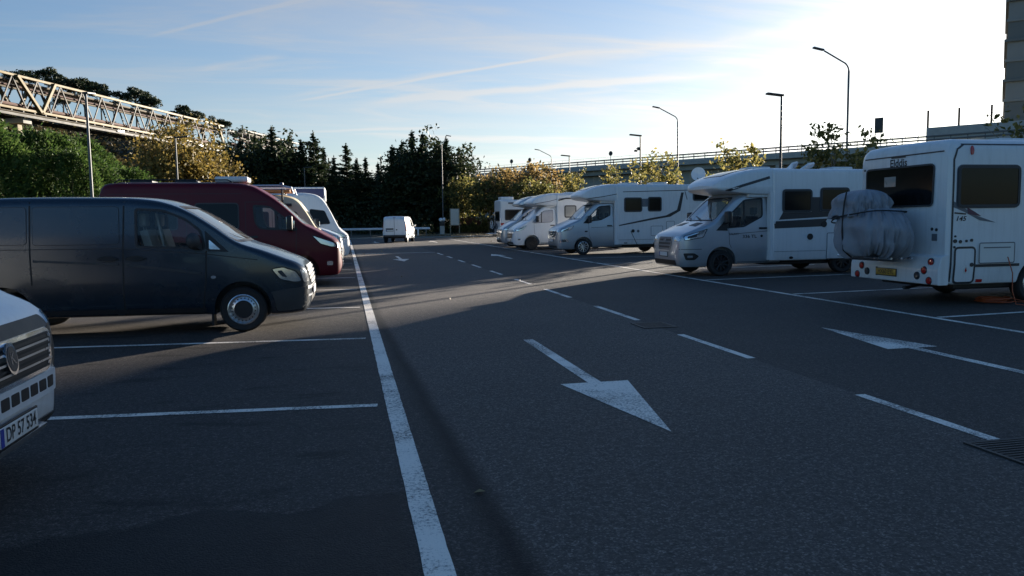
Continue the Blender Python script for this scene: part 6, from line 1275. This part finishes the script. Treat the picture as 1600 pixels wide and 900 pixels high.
for i in range(13):
    x = sp0+i*span
    vpart('deck', lambda: MB().box(.02, span-.02, -14, .75, VZ-.9, VZ, .03).build('deck_span', M['concrete2'], t), x)
    vpart('edge', lambda: MB().box(.03, span-.03, .78, 1.10, VZ-1.2, VZ+.2, .04).build('edge_beam', M['concrete'], t), x)
    vpart('girder', lambda: MB().box(.05, span-.05, -1.3, -.3, VZ-2.5, VZ-.92, .03).build('girder', M['concrete2'], t), x)
    vpart('guard', mk_guard, x); vpart('fence', mk_fence, x)
    vpart('pier', lambda: MB().box(-.7, .7, -1.25, .15, -.2, VZ-2.5, .05).build('pier', M['concrete'], t), x)
    for k in range(5):
        vpart('wall', lambda: MB().box(.04, span/5-.04, -2.5, -2.2, -.2, VZ-1.5, .03).build('wall_panel', M['concrete2'], t), x+k*span/5)
RS = 'round road signs along the viaduct'
for (x, lb) in ((48, 'round sign on the viaduct above the second young tree'), (66, 'round sign on the viaduct right of the orange trees'), (70.5, 'round sign on the viaduct, leftmost, above the orange trees')):
    p = VO+VU*x*1.6; r = tag(empty('road_sign', (p.x, p.y, VZ), va), lb, 'sign', RS); MB().tube([(0, 0, 0), (0, 0, 3.0)], .07, 6).build('post', M['steel'], r); MB().lathe([(0, .03), (.62, .03), (.65, 0), (.62, -.03), (0, -.03)], 20, 'y', (0, 0, 3.2)).build('disc', M['dsteel'], r)
p = VO+VU*5.2*1.6; r = tag(empty('sign_board', (p.x, p.y, VZ), va), 'dark upright sign board standing on the viaduct', 'sign'); MB().box(-.85, .85, -.08, .08, 3.0, 6.2, .03).build('panel', M['dsteel'], r); MB().tube([(-.5, .15, 0), (-.5, .15, 4)], .09, 6).tube([(.5, .15, 0), (.5, .15, 4)], .09, 6).bar((-1.3, .1, 3.0), (-3.4, -1.2, .3), .1).build('frame', M['steel'], r)
r = tag(empty('noise_barrier', ((VO-VU*1.0).x, (VO-VU*1.0).y, VZ), va), 'low grey parapet with four rusty posts on the viaduct at right', 'barrier')
MB().box(-35, 0, .1, .6, .2, 3.2, .03).build('parapet', M['concrete'], r)
for i in range(6): MB().bar((-.2-i*5.6, .35, 3.0), (-.2-i*5.6, .35, 6.7), .34).build('post', M['pipeB'], r)

# ---------------------------------------------------------------- tower at the right edge
ta = math.atan2(-math.sin(R(44.5)), math.cos(R(44.5))); TD = 235
t = tag(empty('tower_building', (TD*math.sin(R(44.55)), TD*math.cos(R(44.55)), 0), ta), 'tall grey banded tower block at the right edge of the photo', 'building')
z = 0.0; k = 0
while z < 84:
    for (q, col) in ((0, 'towerA'), (1, 'towerB')):
        MB().box(0, 54, 0, 40, z+.7, z+4.95, 0).build('storey', M[col], t); MB().box(-.7 if q == 0 else -.35, 54.6, -.7 if q == 0 else -.35, 40.6, z+4.95, z+5.65, .04).build('ledge', M['towerB'] if q == 0 else M['towerA'], t)
        for c in range(6): MB().box(4.0+c*8.4, 7.6+c*8.4, -.06, .1, z+1.9, z+4.2, 0).build('window', M['dkglass'], t)
        z += 4.95
# buildings glimpsed under the viaduct
t = tag(empty('white_shed', (30.5, 108, 0), R(-20)), 'white flat roofed shed glimpsed behind the orange trees', 'building'); MB().box(-6, 6, -3, 3, 0, 4.6, .03).build('wall', M['white'], t); MB().box(-6.2, 6.2, -3.2, 3.2, 4.6, 4.9, .02).build('roof', M['steel'], t)
